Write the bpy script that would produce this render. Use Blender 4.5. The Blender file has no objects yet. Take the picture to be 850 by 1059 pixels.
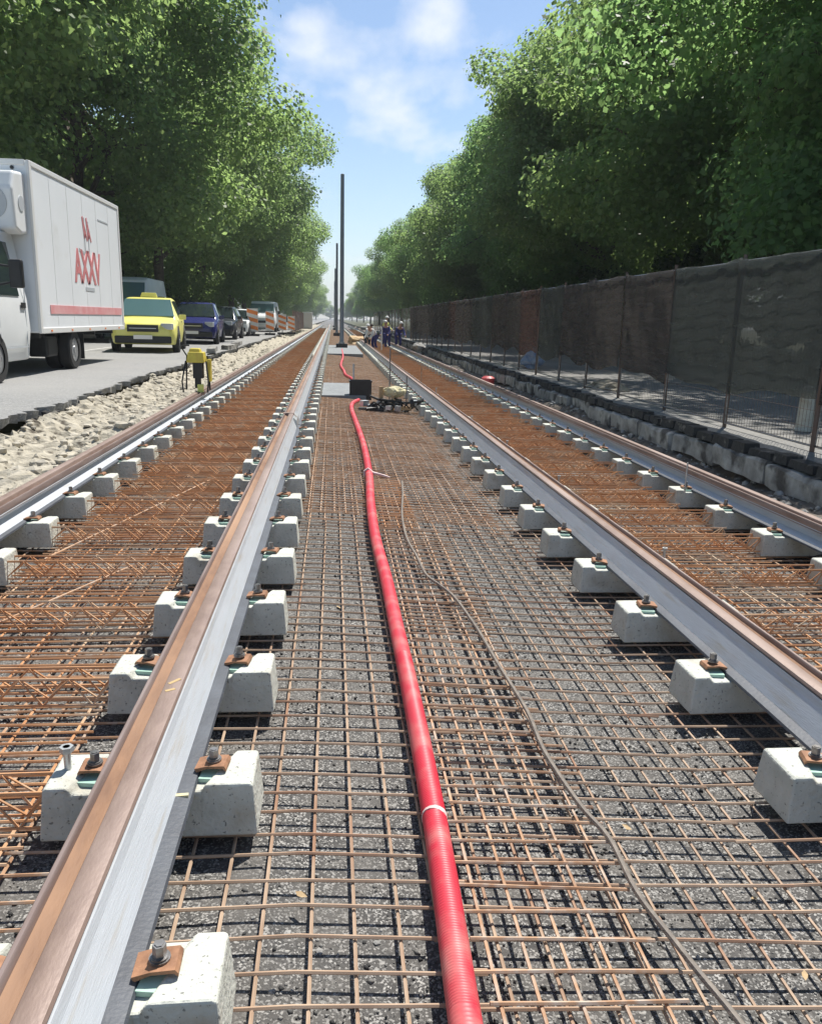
import bpy, bmesh, math, random
import numpy as np
from mathutils import Vector, Matrix
R = math.radians
PI = math.pi
random.seed(7)
S = bpy.context.scene
COL = S.collection

# ------------------------------------------------------------------ helpers
class MB:
    """collects shapes, then becomes one mesh object"""
    def __init__(s):
        s.v = []; s.f = []; s.m = []
    def add(s, vs, fs, mi=0):
        o = len(s.v)
        s.v += [tuple(v) for v in vs]
        s.f += [tuple(i + o for i in f) for f in fs]
        s.m += [mi] * len(fs)
        return s
    def box(s, c, d, rz=0, mi=0, taper=1.0, rx=0):
        x, y, z = d[0] / 2, d[1] / 2, d[2] / 2
        vs = []
        for k in (-1, 1):
            t = taper if k > 0 else 1
            vs += [Vector((-x * t, -y * t, k * z)), Vector((x * t, -y * t, k * z)), Vector((x * t, y * t, k * z)), Vector((-x * t, y * t, k * z))]
        M = Matrix.Rotation(rz, 3, 'Z') @ Matrix.Rotation(rx, 3, 'X')
        vs = [M @ v + Vector(c) for v in vs]
        return s.add(vs, [(3, 2, 1, 0), (4, 5, 6, 7), (0, 1, 5, 4), (1, 2, 6, 5), (2, 3, 7, 6), (3, 0, 4, 7)], mi)
    def tube(s, a, b, r, n=6, r2=None, mi=0, caps=True):
        a = Vector(a); b = Vector(b); d = (b - a)
        if d.length < 1e-6: return s
        d.normalize()
        u = d.orthogonal().normalized(); w = d.cross(u)
        r2 = r if r2 is None else r2
        vs = [a + (u * math.cos(2 * PI * i / n) + w * math.sin(2 * PI * i / n)) * r for i in range(n)]
        vs += [b + (u * math.cos(2 * PI * i / n) + w * math.sin(2 * PI * i / n)) * r2 for i in range(n)]
        fs = [(i, (i + 1) % n, n + (i + 1) % n, n + i) for i in range(n)]
        if caps: fs += [tuple(range(n - 1, -1, -1)), tuple(range(n, 2 * n))]
        return s.add(vs, fs, mi)
    def path(s, pts, r, n=8, mi=0, rad=None):
        pts = [Vector(p) for p in pts]; rings = []
        up = Vector((0, 0, 1))
        for i, p in enumerate(pts):
            d = (pts[min(i + 1, len(pts) - 1)] - pts[max(i - 1, 0)]).normalized()
            u = d.cross(up)
            u = u.normalized() if u.length > 1e-3 else Vector((1, 0, 0))
            w = u.cross(d)
            rr = rad[i] if rad else r
            rings.append([p + (u * math.cos(2 * PI * k / n) + w * math.sin(2 * PI * k / n)) * rr for k in range(n)])
        vs = [v for g in rings for v in g]
        fs = [(i * n + k, i * n + (k + 1) % n, (i + 1) * n + (k + 1) % n, (i + 1) * n + k) for i in range(len(pts) - 1) for k in range(n)]
        fs += [tuple(range(n)), tuple(range(len(vs) - 1, len(vs) - n - 1, -1))]
        return s.add(vs, fs, mi)
    def prism(s, prof, y0, y1, axis='y', mi=0):
        n = len(prof)
        if axis == 'y': vs = [(x, y0, z) for x, z in prof] + [(x, y1, z) for x, z in prof]
        elif axis == 'x': vs = [(y0, x, z) for x, z in prof] + [(y1, x, z) for x, z in prof]
        else: vs = [(x, y, y0) for x, y in prof] + [(x, y, y1) for x, y in prof]
        fs = [(i, (i + 1) % n, n + (i + 1) % n, n + i) for i in range(n)] + [tuple(range(n - 1, -1, -1)), tuple(range(n, 2 * n))]
        return s.add(vs, fs, mi)
    def build(s, name, mat, parent=None, smooth=False, loc=(0, 0, 0), fix=True):
        me = bpy.data.meshes.new(name)
        me.from_pydata(s.v, [], s.f)
        mats = mat if isinstance(mat, (list, tuple)) else [mat]
        for m in mats: me.materials.append(m)
        if len(mats) > 1: me.polygons.foreach_set('material_index', s.m)
        if fix:
            bm = bmesh.new(); bm.from_mesh(me); bmesh.ops.recalc_face_normals(bm, faces=bm.faces); bm.to_mesh(me); bm.free()
        if smooth:
            me.polygons.foreach_set('use_smooth', [True] * len(me.polygons))
            try: me.set_sharp_from_angle(angle=R(38))
            except Exception: pass
        me.update()
        o = bpy.data.objects.new(name, me); COL.objects.link(o)
        o.location = loc
        if parent: o.parent = parent
        return o

def bevel(o, w=.005, seg=2, ang=30):
    m = o.modifiers.new('bevel', 'BEVEL'); m.width = w; m.segments = seg; m.limit_method = 'ANGLE'; m.angle_limit = R(ang)
    return o
def empty(name, loc=(0, 0, 0), rz=0):
    o = bpy.data.objects.new(name, None); COL.objects.link(o); o.location = loc; o.rotation_euler = (0, 0, rz); o.empty_display_size = .1
    return o
def tag(o, label=None, cat=None, group=None, kind=None):
    for k, v in (('label', label), ('category', cat), ('group', group), ('kind', kind)):
        if v: o[k] = v
    return o
def copy_tree(o, parent=None):
    c = o.copy(); COL.objects.link(c)
    if parent: c.parent = parent
    for ch in KIDS.get(o.name, []) or [x for x in o.children]:
        copy_tree(ch, c)
    return c
KIDS = {}
def cache(o):
    KIDS[o.name] = list(o.children)
    for c in o.children: cache(c)

def ordinal(n):
    w = ['first', 'second', 'third', 'fourth', 'fifth', 'sixth', 'seventh', 'eighth', 'ninth', 'tenth', 'eleventh', 'twelfth', 'thirteenth', 'fourteenth', 'fifteenth', 'sixteenth', 'seventeenth', 'eighteenth', 'nineteenth', 'twentieth']
    if n <= 20: return w[n - 1]
    if n < 30: return 'twenty-' + w[n - 21]
    return {30: 'thirtieth'}.get(n, 'thirty-' + w[n - 31])

# ------------------------------------------------------------------ materials
def mat(name, col, rough=.6, pits=0, metal=0, var=None, vscale=5, bump=0, bscale=40, col2=None, c2scale=3, c2lo=.45, c2hi=.6, spec=None, coords='Object', detail=6, stretch=None):
    m = bpy.data.materials.new(name); m.use_nodes = True
    nt = m.node_tree; N = nt.nodes; L = nt.links
    b = N['Principled BSDF']
    b.inputs['Base Color'].default_value = (*col, 1); b.inputs['Roughness'].default_value = rough; b.inputs['Metallic'].default_value = metal
    if spec is not None: b.inputs['Specular IOR Level'].default_value = spec
    tc = N.new('ShaderNodeTexCoord'); src = tc.outputs[coords]
    oi = N.new('ShaderNodeObjectInfo'); sc_ = N.new('ShaderNodeMath'); sc_.operation = 'MULTIPLY'; sc_.inputs[1].default_value = 37.0; L.new(oi.outputs['Random'], sc_.inputs[0])
    va = N.new('ShaderNodeVectorMath'); va.operation = 'ADD'; L.new(src, va.inputs[0]); L.new(sc_.outputs[0], va.inputs[1]); src = va.outputs[0]
    if stretch:
        mp = N.new('ShaderNodeMapping'); mp.inputs['Scale'].default_value = stretch; L.new(src, mp.inputs['Vector']); src = mp.outputs['Vector']
    cur = None
    if var:
        n = N.new('ShaderNodeTexNoise'); n.inputs['Scale'].default_value = vscale; n.inputs['Detail'].default_value = detail; L.new(src, n.inputs['Vector'])
        r = N.new('ShaderNodeValToRGB'); r.color_ramp.elements[0].position = .3; r.color_ramp.elements[1].position = .7
        r.color_ramp.elements[0].color = (*var, 1); r.color_ramp.elements[1].color = (*col, 1)
        L.new(n.outputs['Fac'], r.inputs['Fac']); cur = r.outputs['Color']
    if col2:
        n2 = N.new('ShaderNodeTexNoise'); n2.inputs['Scale'].default_value = c2scale; n2.inputs['Detail'].default_value = 5; L.new(src, n2.inputs['Vector'])
        r2 = N.new('ShaderNodeValToRGB'); r2.color_ramp.elements[0].position = c2lo; r2.color_ramp.elements[1].position = c2hi
        L.new(n2.outputs['Fac'], r2.inputs['Fac'])
        mx = N.new('ShaderNodeMix'); mx.data_type = 'RGBA'; mx.inputs[7].default_value = (*col2, 1)
        if cur: L.new(cur, mx.inputs[6])
        else: mx.inputs[6].default_value = (*col, 1)
        L.new(r2.outputs['Color'], mx.inputs[0]); cur = mx.outputs[2]
    if pits:
        pv_ = N.new('ShaderNodeTexNoise'); pv_.inputs['Scale'].default_value = pits; pv_.inputs['Detail'].default_value = 2; L.new(src, pv_.inputs['Vector'])
        pr_ = N.new('ShaderNodeValToRGB'); pr_.color_ramp.elements[0].position = .30; pr_.color_ramp.elements[1].position = .36; L.new(pv_.outputs['Fac'], pr_.inputs['Fac'])
        px_ = N.new('ShaderNodeMix'); px_.data_type = 'RGBA'; px_.inputs[6].default_value = (*[c * .38 for c in col], 1); L.new(pr_.outputs['Color'], px_.inputs[0])
        if cur: L.new(cur, px_.inputs[7])
        else: px_.inputs[7].default_value = (*col, 1)
        cur = px_.outputs[2]
    if cur: L.new(cur, b.inputs['Base Color'])
    if bump:
        n3 = N.new('ShaderNodeTexNoise'); n3.inputs['Scale'].default_value = bscale; n3.inputs['Detail'].default_value = 8; L.new(src, n3.inputs['Vector'])
        bp = N.new('ShaderNodeBump'); bp.inputs['Strength'].default_value = min(1, bump); bp.inputs['Distance'].default_value = .01 * max(1, bump)
        L.new(n3.outputs['Fac'], bp.inputs['Height']); L.new(bp.outputs['Normal'], b.inputs['Normal'])
    return m

M = {}
M['conc'] = mat('precast concrete', (.56, .57, .51), .85, var=(.46, .47, .41), vscale=14, bump=.6, bscale=60, col2=(.36, .33, .26), c2scale=7, c2lo=.54, c2hi=.72, pits=90)
M['conc_old'] = mat('weathered concrete', (.38, .375, .35), .9, var=(.17, .165, .155), vscale=6, bump=1.4, bscale=30, col2=(.07, .065, .06), c2scale=4, c2lo=.50, c2hi=.62)
M['conc_slab'] = mat('pale concrete slab', (.24, .26, .27), .85, var=(.17, .18, .185), vscale=8, bump=.3, bscale=30)
M['rust'] = mat('rebar rust', (.56, .36, .22), .75, metal=.1, var=(.32, .17, .09), vscale=7, col2=(.50, .42, .34), c2scale=23, c2lo=.45, c2hi=.7)
M['rust_grey'] = mat('weathered grey rebar', (.50, .37, .26), .7, metal=.1, var=(.31, .205, .135), vscale=6, col2=(.32, .18, .11), c2scale=2.5, c2lo=.52, c2hi=.66)
M['rust_orange'] = mat('fresh orange rust', (.64, .35, .17), .8, metal=.05, var=(.42, .20, .09), vscale=5, col2=(.54, .41, .28), c2scale=3, c2lo=.5, c2hi=.65)
M['rust_clip'] = mat('rusty clip plate', (.36, .185, .10), .7, metal=.2, var=(.20, .10, .055), vscale=30, bump=.2, bscale=80)
M['rail_rust'] = mat('rail steel', (.27, .195, .16), .5, metal=.15, var=(.20, .14, .115), vscale=30, stretch=(1, .35, 1), bump=.12, bscale=150, col2=(.35, .27, .235), c2scale=2.5, c2lo=.45, c2hi=.75)
M['groove'] = mat('rusty rail groove', (.235, .125, .065), .7, metal=.1, var=(.15, .075, .04), vscale=25, stretch=(1, .3, 1), bump=.2, bscale=120, col2=(.33, .20, .12), c2scale=2, c2lo=.5, c2hi=.75)
M['lip'] = mat('rail guard lip steel', (.36, .29, .27), .42, metal=.4, var=(.22, .155, .135), vscale=5, stretch=(6, .6, 6))
M['filler'] = mat('grey chamber filler', (.51, .545, .58), .38, var=(.47, .50, .525), vscale=6, stretch=(8, .7, 8), bump=.15, bscale=40, col2=(.44, .43, .40), c2scale=5, c2lo=.56, c2hi=.74)
M['boot'] = mat('dark rubber boot', (.075, .085, .10), .55, var=(.05, .055, .065), vscale=8, bump=.2, bscale=80)
M['green'] = mat('green plastic pad', (.30, .50, .40), .5, var=(.40, .56, .47), vscale=20)
M['bolt'] = mat('dull steel bolt', (.30, .30, .30), .4, metal=.8, var=(.16, .15, .14), vscale=40)
M['galv'] = mat('galvanised steel', (.55, .57, .58), .45, metal=.7, var=(.42, .44, .45), vscale=8)
M['pipe'] = mat('red corrugated plastic', (.56, .022, .045), .5, var=(.52, .05, .07), vscale=2, col2=(.55, .24, .21), c2scale=7, c2lo=.48, c2hi=.85)
M['tape'] = mat('pale tape', (.72, .62, .60), .6, var=(.62, .42, .38), vscale=30)
M['cable'] = mat('grey brown cable', (.24, .205, .165), .65, var=(.14, .12, .10), vscale=25, bump=.3, bscale=90)
M['black'] = mat('black plastic', (.018, .02, .02), .55, var=(.012, .012, .012), vscale=10)
M['tyre'] = mat('tyre rubber', (.02, .02, .02), .8)
M['white'] = mat('white body paint', (.78, .80, .80), .35, var=(.72, .74, .74), vscale=2)
M['panel'] = mat('white box panel', (.80, .83, .85), .4, var=(.76, .79, .81), vscale=1.2, col2=(.62, .62, .58), c2scale=1.3, c2lo=.62, c2hi=.9)
M['trim'] = mat('box trim', (.74, .74, .72), .4, metal=.1)
M['yellow'] = mat('yellow taxi paint', (.80, .77, .24), .3, var=(.76, .71, .17), vscale=2)
M['blue'] = mat('dark blue paint', (.02, .025, .13), .25)
M['darkcar'] = mat('dark grey paint', (.03, .035, .045), .25)
M['glass'] = mat('vehicle glass', (.02, .03, .035), .06, spec=.8)
M['glass_light'] = mat('windscreen glass', (.09, .17, .18), .08, spec=.8)
M['chrome'] = mat('headlight lens', (.65, .68, .70), .15, metal=.3)
M['rim'] = mat('wheel rim', (.45, .46, .47), .35, metal=.7)
M['logo'] = mat('faded red print', (.55, .14, .15), .5, var=(.62, .28, .28), vscale=20)
M['logo_pale'] = mat('pale red strip', (.66, .24, .25), .5, var=(.72, .42, .42), vscale=3)
M['greyprint'] = mat('grey print', (.45, .48, .50), .5)
M['orange'] = mat('orange reflective sheet', (.85, .25, .05), .5)
M['wsheet'] = mat('white reflective sheet', (.80, .78, .74), .4)
M['redpl'] = mat('red plastic', (.45, .05, .05), .5)
M['workblue'] = mat('dark blue work cloth', (.02, .02, .14), .85, var=(.03, .035, .20), vscale=12)
M['skin'] = mat('skin', (.45, .26, .18), .6)
M['hiviz'] = mat('yellow hi vis cloth', (.70, .72, .20), .8)
M['whitecloth'] = mat('white cloth', (.75, .75, .73), .8)
M['helmet'] = mat('white helmet', (.8, .8, .78), .35)
M['hair'] = mat('dark hair', (.03, .02, .015), .8)
M['toolyellow'] = mat('yellow machine paint', (.66, .56, .07), .45, var=(.55, .42, .06), vscale=14)
M['pole'] = mat('grey painted pole', (.27, .31, .36), .45, metal=.2, var=(.21, .245, .30), vscale=3)
M['soil'] = mat('rubble soil', (.47, .43, .345), .95, var=(.31, .28, .215), vscale=9, bump=2.2, bscale=18, col2=(.09, .075, .055), c2scale=6, c2lo=.56, c2hi=.64)
M['stone'] = mat('pale rubble stone', (.48, .44, .36), .9, var=(.33, .30, .235), vscale=6, bump=.6, bscale=40)
M['soil_dark'] = mat('dark trench soil', (.15, .125, .10), .95, var=(.08, .065, .05), vscale=6, bump=1.5, bscale=30, col2=(.28, .26, .22), c2scale=7, c2lo=.58, c2hi=.7)
M['asph_dark'] = mat('broken old asphalt', (.04, .04, .038), .9, var=(.025, .024, .022), vscale=9, bump=1.2, bscale=30, col2=(.16, .15, .13), c2scale=12, c2lo=.6, c2hi=.72)
M['bark'] = mat('tree bark', (.16, .13, .10), .9, var=(.08, .065, .05), vscale=6, bump=1, bscale=20)
M['grass'] = mat('verge', (.07, .09, .035), .9, var=(.10, .085, .05), vscale=2, bump=.8, bscale=20)
M['wood'] = mat('pale wood', (.50, .36, .20), .8, var=(.42, .28, .14), vscale=8, stretch=(1, 8, 8))
M['cream'] = mat('cream sacking', (.62, .55, .28), .9, var=(.48, .44, .32), vscale=20)

def asphalt(name, base, speck, sscale, amount, rough=.9, patch=None, pscale=.4):
    m = bpy.data.materials.new(name); m.use_nodes = True
    nt = m.node_tree; N = nt.nodes; L = nt.links; b = N['Principled BSDF']; b.inputs['Roughness'].default_value = rough
    tc = N.new('ShaderNodeTexCoord'); src = tc.outputs['Object']
    v = N.new('ShaderNodeTexVoronoi'); v.inputs['Scale'].default_value = sscale; L.new(src, v.inputs['Vector'])
    sep = N.new('ShaderNodeSeparateColor'); L.new(v.outputs['Color'], sep.inputs['Color'])
    r = N.new('ShaderNodeValToRGB'); e = r.color_ramp.elements
    e[0].position = 1 - amount - .12; e[0].color = (*base, 1); e[1].position = 1 - amount * .3; e[1].color = (*speck, 1)
    L.new(sep.outputs['Red'], r.inputs['Fac'])
    n = N.new('ShaderNodeTexNoise'); n.inputs['Scale'].default_value = pscale; n.inputs['Detail'].default_value = 7; L.new(src, n.inputs['Vector'])
    rr = N.new('ShaderNodeValToRGB'); rr.color_ramp.elements[0].position = .4; rr.color_ramp.elements[1].position = .66
    L.new(n.outputs['Fac'], rr.inputs['Fac'])
    mx = N.new('ShaderNodeMix'); mx.data_type = 'RGBA'; mx.inputs[7].default_value = (*(patch or base), 1)
    mf = N.new('ShaderNodeMath'); mf.operation = 'MULTIPLY'; mf.inputs[1].default_value = .7; L.new(rr.outputs['Color'], mf.inputs[0])
    L.new(mf.outputs[0], mx.inputs[0]); L.new(r.outputs['Color'], mx.inputs[6]); L.new(mx.outputs[2], b.inputs['Base Color'])
    bp = N.new('ShaderNodeBump'); bp.inputs['Strength'].default_value = .9; bp.inputs['Distance'].default_value = .006
    n2 = N.new('ShaderNodeTexNoise'); n2.inputs['Scale'].default_value = sscale * .7; n2.inputs['Detail'].default_value = 4; L.new(src, n2.inputs['Vector'])
    L.new(n2.outputs['Fac'], bp.inputs['Height']); L.new(bp.outputs['Normal'], b.inputs['Normal'])
    return m
M['bed'] = asphalt('trench bed asphalt', (.060, .058, .055), (.36, .35, .325), 200, .27, patch=(.13, .122, .11), pscale=7)
M['road'] = asphalt('road asphalt', (.20, .20, .195), (.30, .30, .29), 60, .3, patch=(.27, .265, .25), pscale=.5)
M['pave'] = asphalt('pavement', (.15, .15, .145), (.24, .235, .22), 40, .3, patch=(.26, .25, .225), pscale=.6)

def leafmat(name, c1, c2, trans):
    m = bpy.data.materials.new(name); m.use_nodes = True
    nt = m.node_tree; N = nt.nodes; L = nt.links; b = N['Principled BSDF']
    b.inputs['Roughness'].default_value = .5; b.inputs['Specular IOR Level'].default_value = .28
    g = N.new('ShaderNodeNewGeometry'); r = N.new('ShaderNodeValToRGB')
    r.color_ramp.elements[0].color = (*c1, 1); r.color_ramp.elements[1].color = (*c2, 1)
    tc = N.new('ShaderNodeTexCoord'); n = N.new('ShaderNodeTexNoise'); n.inputs['Scale'].default_value = .45; n.inputs['Detail'].default_value = 3
    L.new(tc.outputs['Object'], n.inputs['Vector'])
    ma = N.new('ShaderNodeMath'); ma.operation = 'MULTIPLY_ADD'; ma.inputs[1].default_value = .55; L.new(g.outputs['Random Per Island'], ma.inputs[0])
    m2 = N.new('ShaderNodeMath'); m2.operation = 'MULTIPLY_ADD'; m2.inputs[1].default_value = 1.6; m2.inputs[2].default_value = -.6; L.new(n.outputs['Fac'], m2.inputs[0]); L.new(m2.outputs[0], ma.inputs[2])
    L.new(ma.outputs[0], r.inputs['Fac']); L.new(r.outputs['Color'], b.inputs['Base Color'])
    t = N.new('ShaderNodeBsdfTranslucent'); t.inputs['Color'].default_value = (*trans, 1)
    mx = N.new('ShaderNodeMixShader'); mx.inputs[0].default_value = .55
    L.new(b.outputs[0], mx.inputs[1]); L.new(t.outputs[0], mx.inputs[2]); L.new(mx.outputs[0], N['Material Output'].inputs['Surface'])
    return m
M['leaf'] = leafmat('plane tree leaves', (.045, .09, .034), (.185, .255, .11), (.38, .54, .18))
M['leaf2'] = leafmat('lighter leaves', (.045, .10, .038), (.19, .28, .12), (.34, .54, .19))
M['leaf3'] = leafmat('dark hedge leaves', (.03, .06, .02), (.08, .13, .045), (.12, .2, .04))

def netmat(name, col, alpha):
    m = bpy.data.materials.new(name); m.use_nodes = True
    nt = m.node_tree; N = nt.nodes; L = nt.links; b = N['Principled BSDF']
    b.inputs['Roughness'].default_value = .8
    tc = N.new('ShaderNodeTexCoord'); n = N.new('ShaderNodeTexNoise'); n.inputs['Scale'].default_value = 3; n.inputs['Detail'].default_value = 6
    mp = N.new('ShaderNodeMapping'); mp.inputs['Scale'].default_value = (1, .8, 6); L.new(tc.outputs['Object'], mp.inputs['Vector']); L.new(mp.outputs['Vector'], n.inputs['Vector'])
    r = N.new('ShaderNodeValToRGB'); r.color_ramp.elements[0].position = .35; r.color_ramp.elements[1].position = .7
    r.color_ramp.elements[0].color = (*[c * .8 for c in col], 1); r.color_ramp.elements[1].color = (*[c * 1.12 for c in col], 1)
    L.new(n.outputs['Fac'], r.inputs['Fac']); L.new(r.outputs['Color'], b.inputs['Base Color'])
    t = N.new('ShaderNodeBsdfTransparent'); mx = N.new('ShaderNodeMixShader')
    ra = N.new('ShaderNodeMapRange'); ra.inputs['From Min'].default_value = .3; ra.inputs['From Max'].default_value = .7
    ra.inputs['To Min'].default_value = alpha + .05; ra.inputs['To Max'].default_value = alpha - .05; L.new(n.outputs['Fac'], ra.inputs['Value'])
    tl = N.new('ShaderNodeBsdfTranslucent'); L.new(r.outputs['Color'], tl.inputs['Color']); m2 = N.new('ShaderNodeMixShader'); m2.inputs[0].default_value = .5
    L.new(b.outputs[0], m2.inputs[1]); L.new(tl.outputs[0], m2.inputs[2])
    L.new(ra.outputs[0], mx.inputs[0]); L.new(m2.outputs[0], mx.inputs[1]); L.new(t.outputs[0], mx.inputs[2])
    L.new(mx.outputs[0], N['Material Output'].inputs['Surface'])
    return m
M['net_green'] = netmat('dark green shade net', (.105, .12, .112), .34)
M['net_grey'] = netmat('grey brown shade net', (.125, .116, .108), .30)
M['net_brown'] = netmat('reddish brown shade net', (.135, .09, .078), .28)

# ------------------------------------------------------------------ camera
CAM = bpy.data.objects.new('camera', bpy.data.cameras.new('camera')); COL.objects.link(CAM); S.camera = CAM
yaw, pit, rol = R(5.7243), R(13.3654), R(1.458)
F = Vector((math.sin(yaw) * math.cos(pit), math.cos(yaw) * math.cos(pit), -math.sin(pit)))
RT = Vector((math.cos(yaw), -math.sin(yaw), 0)); UP = RT.cross(F)
RR = RT * math.cos(rol) + UP * math.sin(rol); UU = -RT * math.sin(rol) + UP * math.cos(rol)
mw = Matrix((RR, UU, -F)).transposed().to_4x4(); mw.translation = (0, 0, 1.5)
CAM.matrix_world = mw
CAM.data.sensor_fit = 'VERTICAL'; CAM.data.sensor_height = 24; CAM.data.lens = 24 * 834.33 / 1059
CAM.data.clip_start = .05; CAM.data.clip_end = 3000

# ------------------------------------------------------------------ light
SUN_EL, SUN_AZ = 61, 34
w = bpy.data.worlds.new('World'); S.world = w; w.use_nodes = True
nt = w.node_tree; N = nt.nodes; L = nt.links
bg = N['Background']; bg.inputs['Strength'].default_value = .10
sky = N.new('ShaderNodeTexSky'); sky.sky_type = 'NISHITA'; sky.sun_disc = False
sky.sun_elevation = R(SUN_EL); sky.sun_rotation = R(SUN_AZ); sky.air_density = 1.0; sky.dust_density = .4; sky.ozone_density = 2.2
tc = N.new('ShaderNodeTexCoord')
sx = N.new('ShaderNodeSeparateXYZ'); L.new(tc.outputs['Generated'], sx.inputs[0])
zz = N.new('ShaderNodeMath'); zz.operation = 'ADD'; zz.inputs[1].default_value = .12; L.new(sx.outputs['Z'], zz.inputs[0])
dx = N.new('ShaderNodeMath'); dx.operation = 'DIVIDE'; L.new(sx.outputs['X'], dx.inputs[0]); L.new(zz.outputs[0], dx.inputs[1])
dy = N.new('ShaderNodeMath'); dy.operation = 'DIVIDE'; L.new(sx.outputs['Y'], dy.inputs[0]); L.new(zz.outputs[0], dy.inputs[1])
cb = N.new('ShaderNodeCombineXYZ'); L.new(dx.outputs[0], cb.inputs[0]); L.new(dy.outputs[0], cb.inputs[1]); cb.inputs[2].default_value = 3.1
mp = N.new('ShaderNodeMapping'); mp.inputs['Scale'].default_value = (1.7, .9, 1); mp.inputs['Location'].default_value = (.35, 0.2, 0); L.new(cb.outputs[0], mp.inputs['Vector'])
cn = N.new('ShaderNodeTexNoise'); cn.inputs['Scale'].default_value = 1.3; cn.inputs['Detail'].default_value = 7; cn.inputs['Roughness'].default_value = .55; L.new(mp.outputs[0], cn.inputs['Vector'])
prev = cn.outputs['Fac']
for (vx, vy, vz), rad_, amt in (((.112, .943, .312), .055, .34), ((.059, .970, .234), .10, .22), ((.162, .951, .263), .07, .14), ((-.02, .958, .286), .05, .12)):
    nv = N.new('ShaderNodeVectorMath'); nv.operation = 'NORMALIZE'; L.new(tc.outputs['Generated'], nv.inputs[0])
    dv = N.new('ShaderNodeVectorMath'); dv.operation = 'DISTANCE'; L.new(nv.outputs[0], dv.inputs[0]); dv.inputs[1].default_value = (vx, vy, vz)
    mr = N.new('ShaderNodeMapRange'); mr.interpolation_type = 'SMOOTHSTEP'; mr.inputs['From Min'].default_value = rad_; mr.inputs['From Max'].default_value = 0; mr.inputs['To Max'].default_value = amt; L.new(dv.outputs['Value'], mr.inputs['Value'])
    ad = N.new('ShaderNodeMath'); ad.operation = 'ADD'; L.new(prev, ad.inputs[0]); L.new(mr.outputs[0], ad.inputs[1]); prev = ad.outputs[0]
cn2 = N.new('ShaderNodeTexNoise'); cn2.inputs['Scale'].default_value = 6; cn2.inputs['Detail'].default_value = 6; L.new(mp.outputs[0], cn2.inputs['Vector'])
m3 = N.new('ShaderNodeMath'); m3.operation = 'MULTIPLY_ADD'; m3.inputs[1].default_value = .34; L.new(cn2.outputs['Fac'], m3.inputs[0]); L.new(prev, m3.inputs[2])
m4 = N.new('ShaderNodeMath'); m4.operation = 'SUBTRACT'; m4.inputs[1].default_value = .17; L.new(m3.outputs[0], m4.inputs[0]); prev = m4.outputs[0]
cr = N.new('ShaderNodeValToRGB'); cr.color_ramp.elements[0].position = .56; cr.color_ramp.elements[1].position = .80; cr.color_ramp.elements[1].color = (.7, .7, .7, 1)
L.new(prev, cr.inputs['Fac'])
mx = N.new('ShaderNodeMix'); mx.data_type = 'RGBA'; mx.inputs[7].default_value = (7.2, 7.4, 7.8, 1)
L.new(cr.outputs['Color'], mx.inputs[0]); L.new(sky.outputs[0], mx.inputs[6]); L.new(mx.outputs[2], bg.inputs['Color'])
sl = bpy.data.lights.new('sun', 'SUN'); sl.energy = 5.0; sl.angle = R(.53); sl.color = (1, .955, .89)
so = bpy.data.objects.new('sun', sl); COL.objects.link(so)
sd = Vector((math.sin(R(SUN_AZ)) * math.cos(R(SUN_EL)), math.cos(R(SUN_AZ)) * math.cos(R(SUN_EL)), math.sin(R(SUN_EL))))
so.rotation_euler = sd.to_track_quat('Z', 'Y').to_euler(); so.location = sd * 60
S.view_settings.view_transform = 'Standard'; S.view_settings.look = 'None'; S.view_settings.exposure = .58; S.view_settings.gamma = 1
S.view_settings.use_curve_mapping = False
S.cycles.max_bounces = 7; S.cycles.transparent_max_bounces = 12; S.cycles.use_denoising = True

# ------------------------------------------------------------------ levels
def gz(x):
    return .05 - .10 * min(1, max(0, (x + .2) / 1.5))
ROAD = .42
HL, HR = 1.5 - 1.1032, 1.5 - 1.2067         # rail head levels, left and right track
XB = -1.2344 + .7175; XA = -1.2344 - .7175; XC = 2.4417 - .7175; XD = 2.4417 + .7175
rnd = random.Random(3)

# ------------------------------------------------------------------ terrain
def sheet(name, prof, ys, m, jit=0, seed=1, smooth=True):
    r = random.Random(seed); n = len(prof); b = MB()
    vs = []
    for y in ys:
        for (x, z) in prof:
            j = jit if y < 60 else jit * .5
            vs.append((x + r.uniform(-j, j) * .6 if 0 < prof.index((x, z)) < n - 1 else x, y, z + r.uniform(-j, j)))
    fs = [(i * n + k, i * n + k + 1, (i + 1) * n + k + 1, (i + 1) * n + k) for i in range(len(ys) - 1) for k in range(n - 1)]
    b.add(vs, fs)
    return b.build(name, m, smooth=smooth, fix=False)
ybig = [-40, 0, 20, 60, 120, 250, 500, 1000, 1800]
# one sheet from horizon to horizon with the trench cut into it
gp = [(-900, .30), (-30, .30), (-14, .34), (-3.66, .30), (-3.6, -.02), (3.9, -.10), (3.98, .36), (14, .36), (30, .34), (900, .30)]
g = sheet('ground', gp, ybig, M['grass'], smooth=False); tag(g, kind='structure')
ys = [-2 + .25 * i for i in range(0, 100)] + [23 + 3 * i for i in range(0, 60)] + [205, 300, 500, 900]
bp = [(-3.3, .045)] + [(-2.2 + .5 * i, gz(-2.2 + .5 * i)) for i in range(13)]
o = sheet('trench_bed', bp, ys, M['bed'], jit=.004, seed=4); tag(o, kind='structure')
o = sheet('trench_floor_left', [(-3.6, .03), (-2.0, .045)], [-40, 0, 40, 120, 900], M['soil']); tag(o, kind='structure'); o.name = 'trench_edge'

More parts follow.
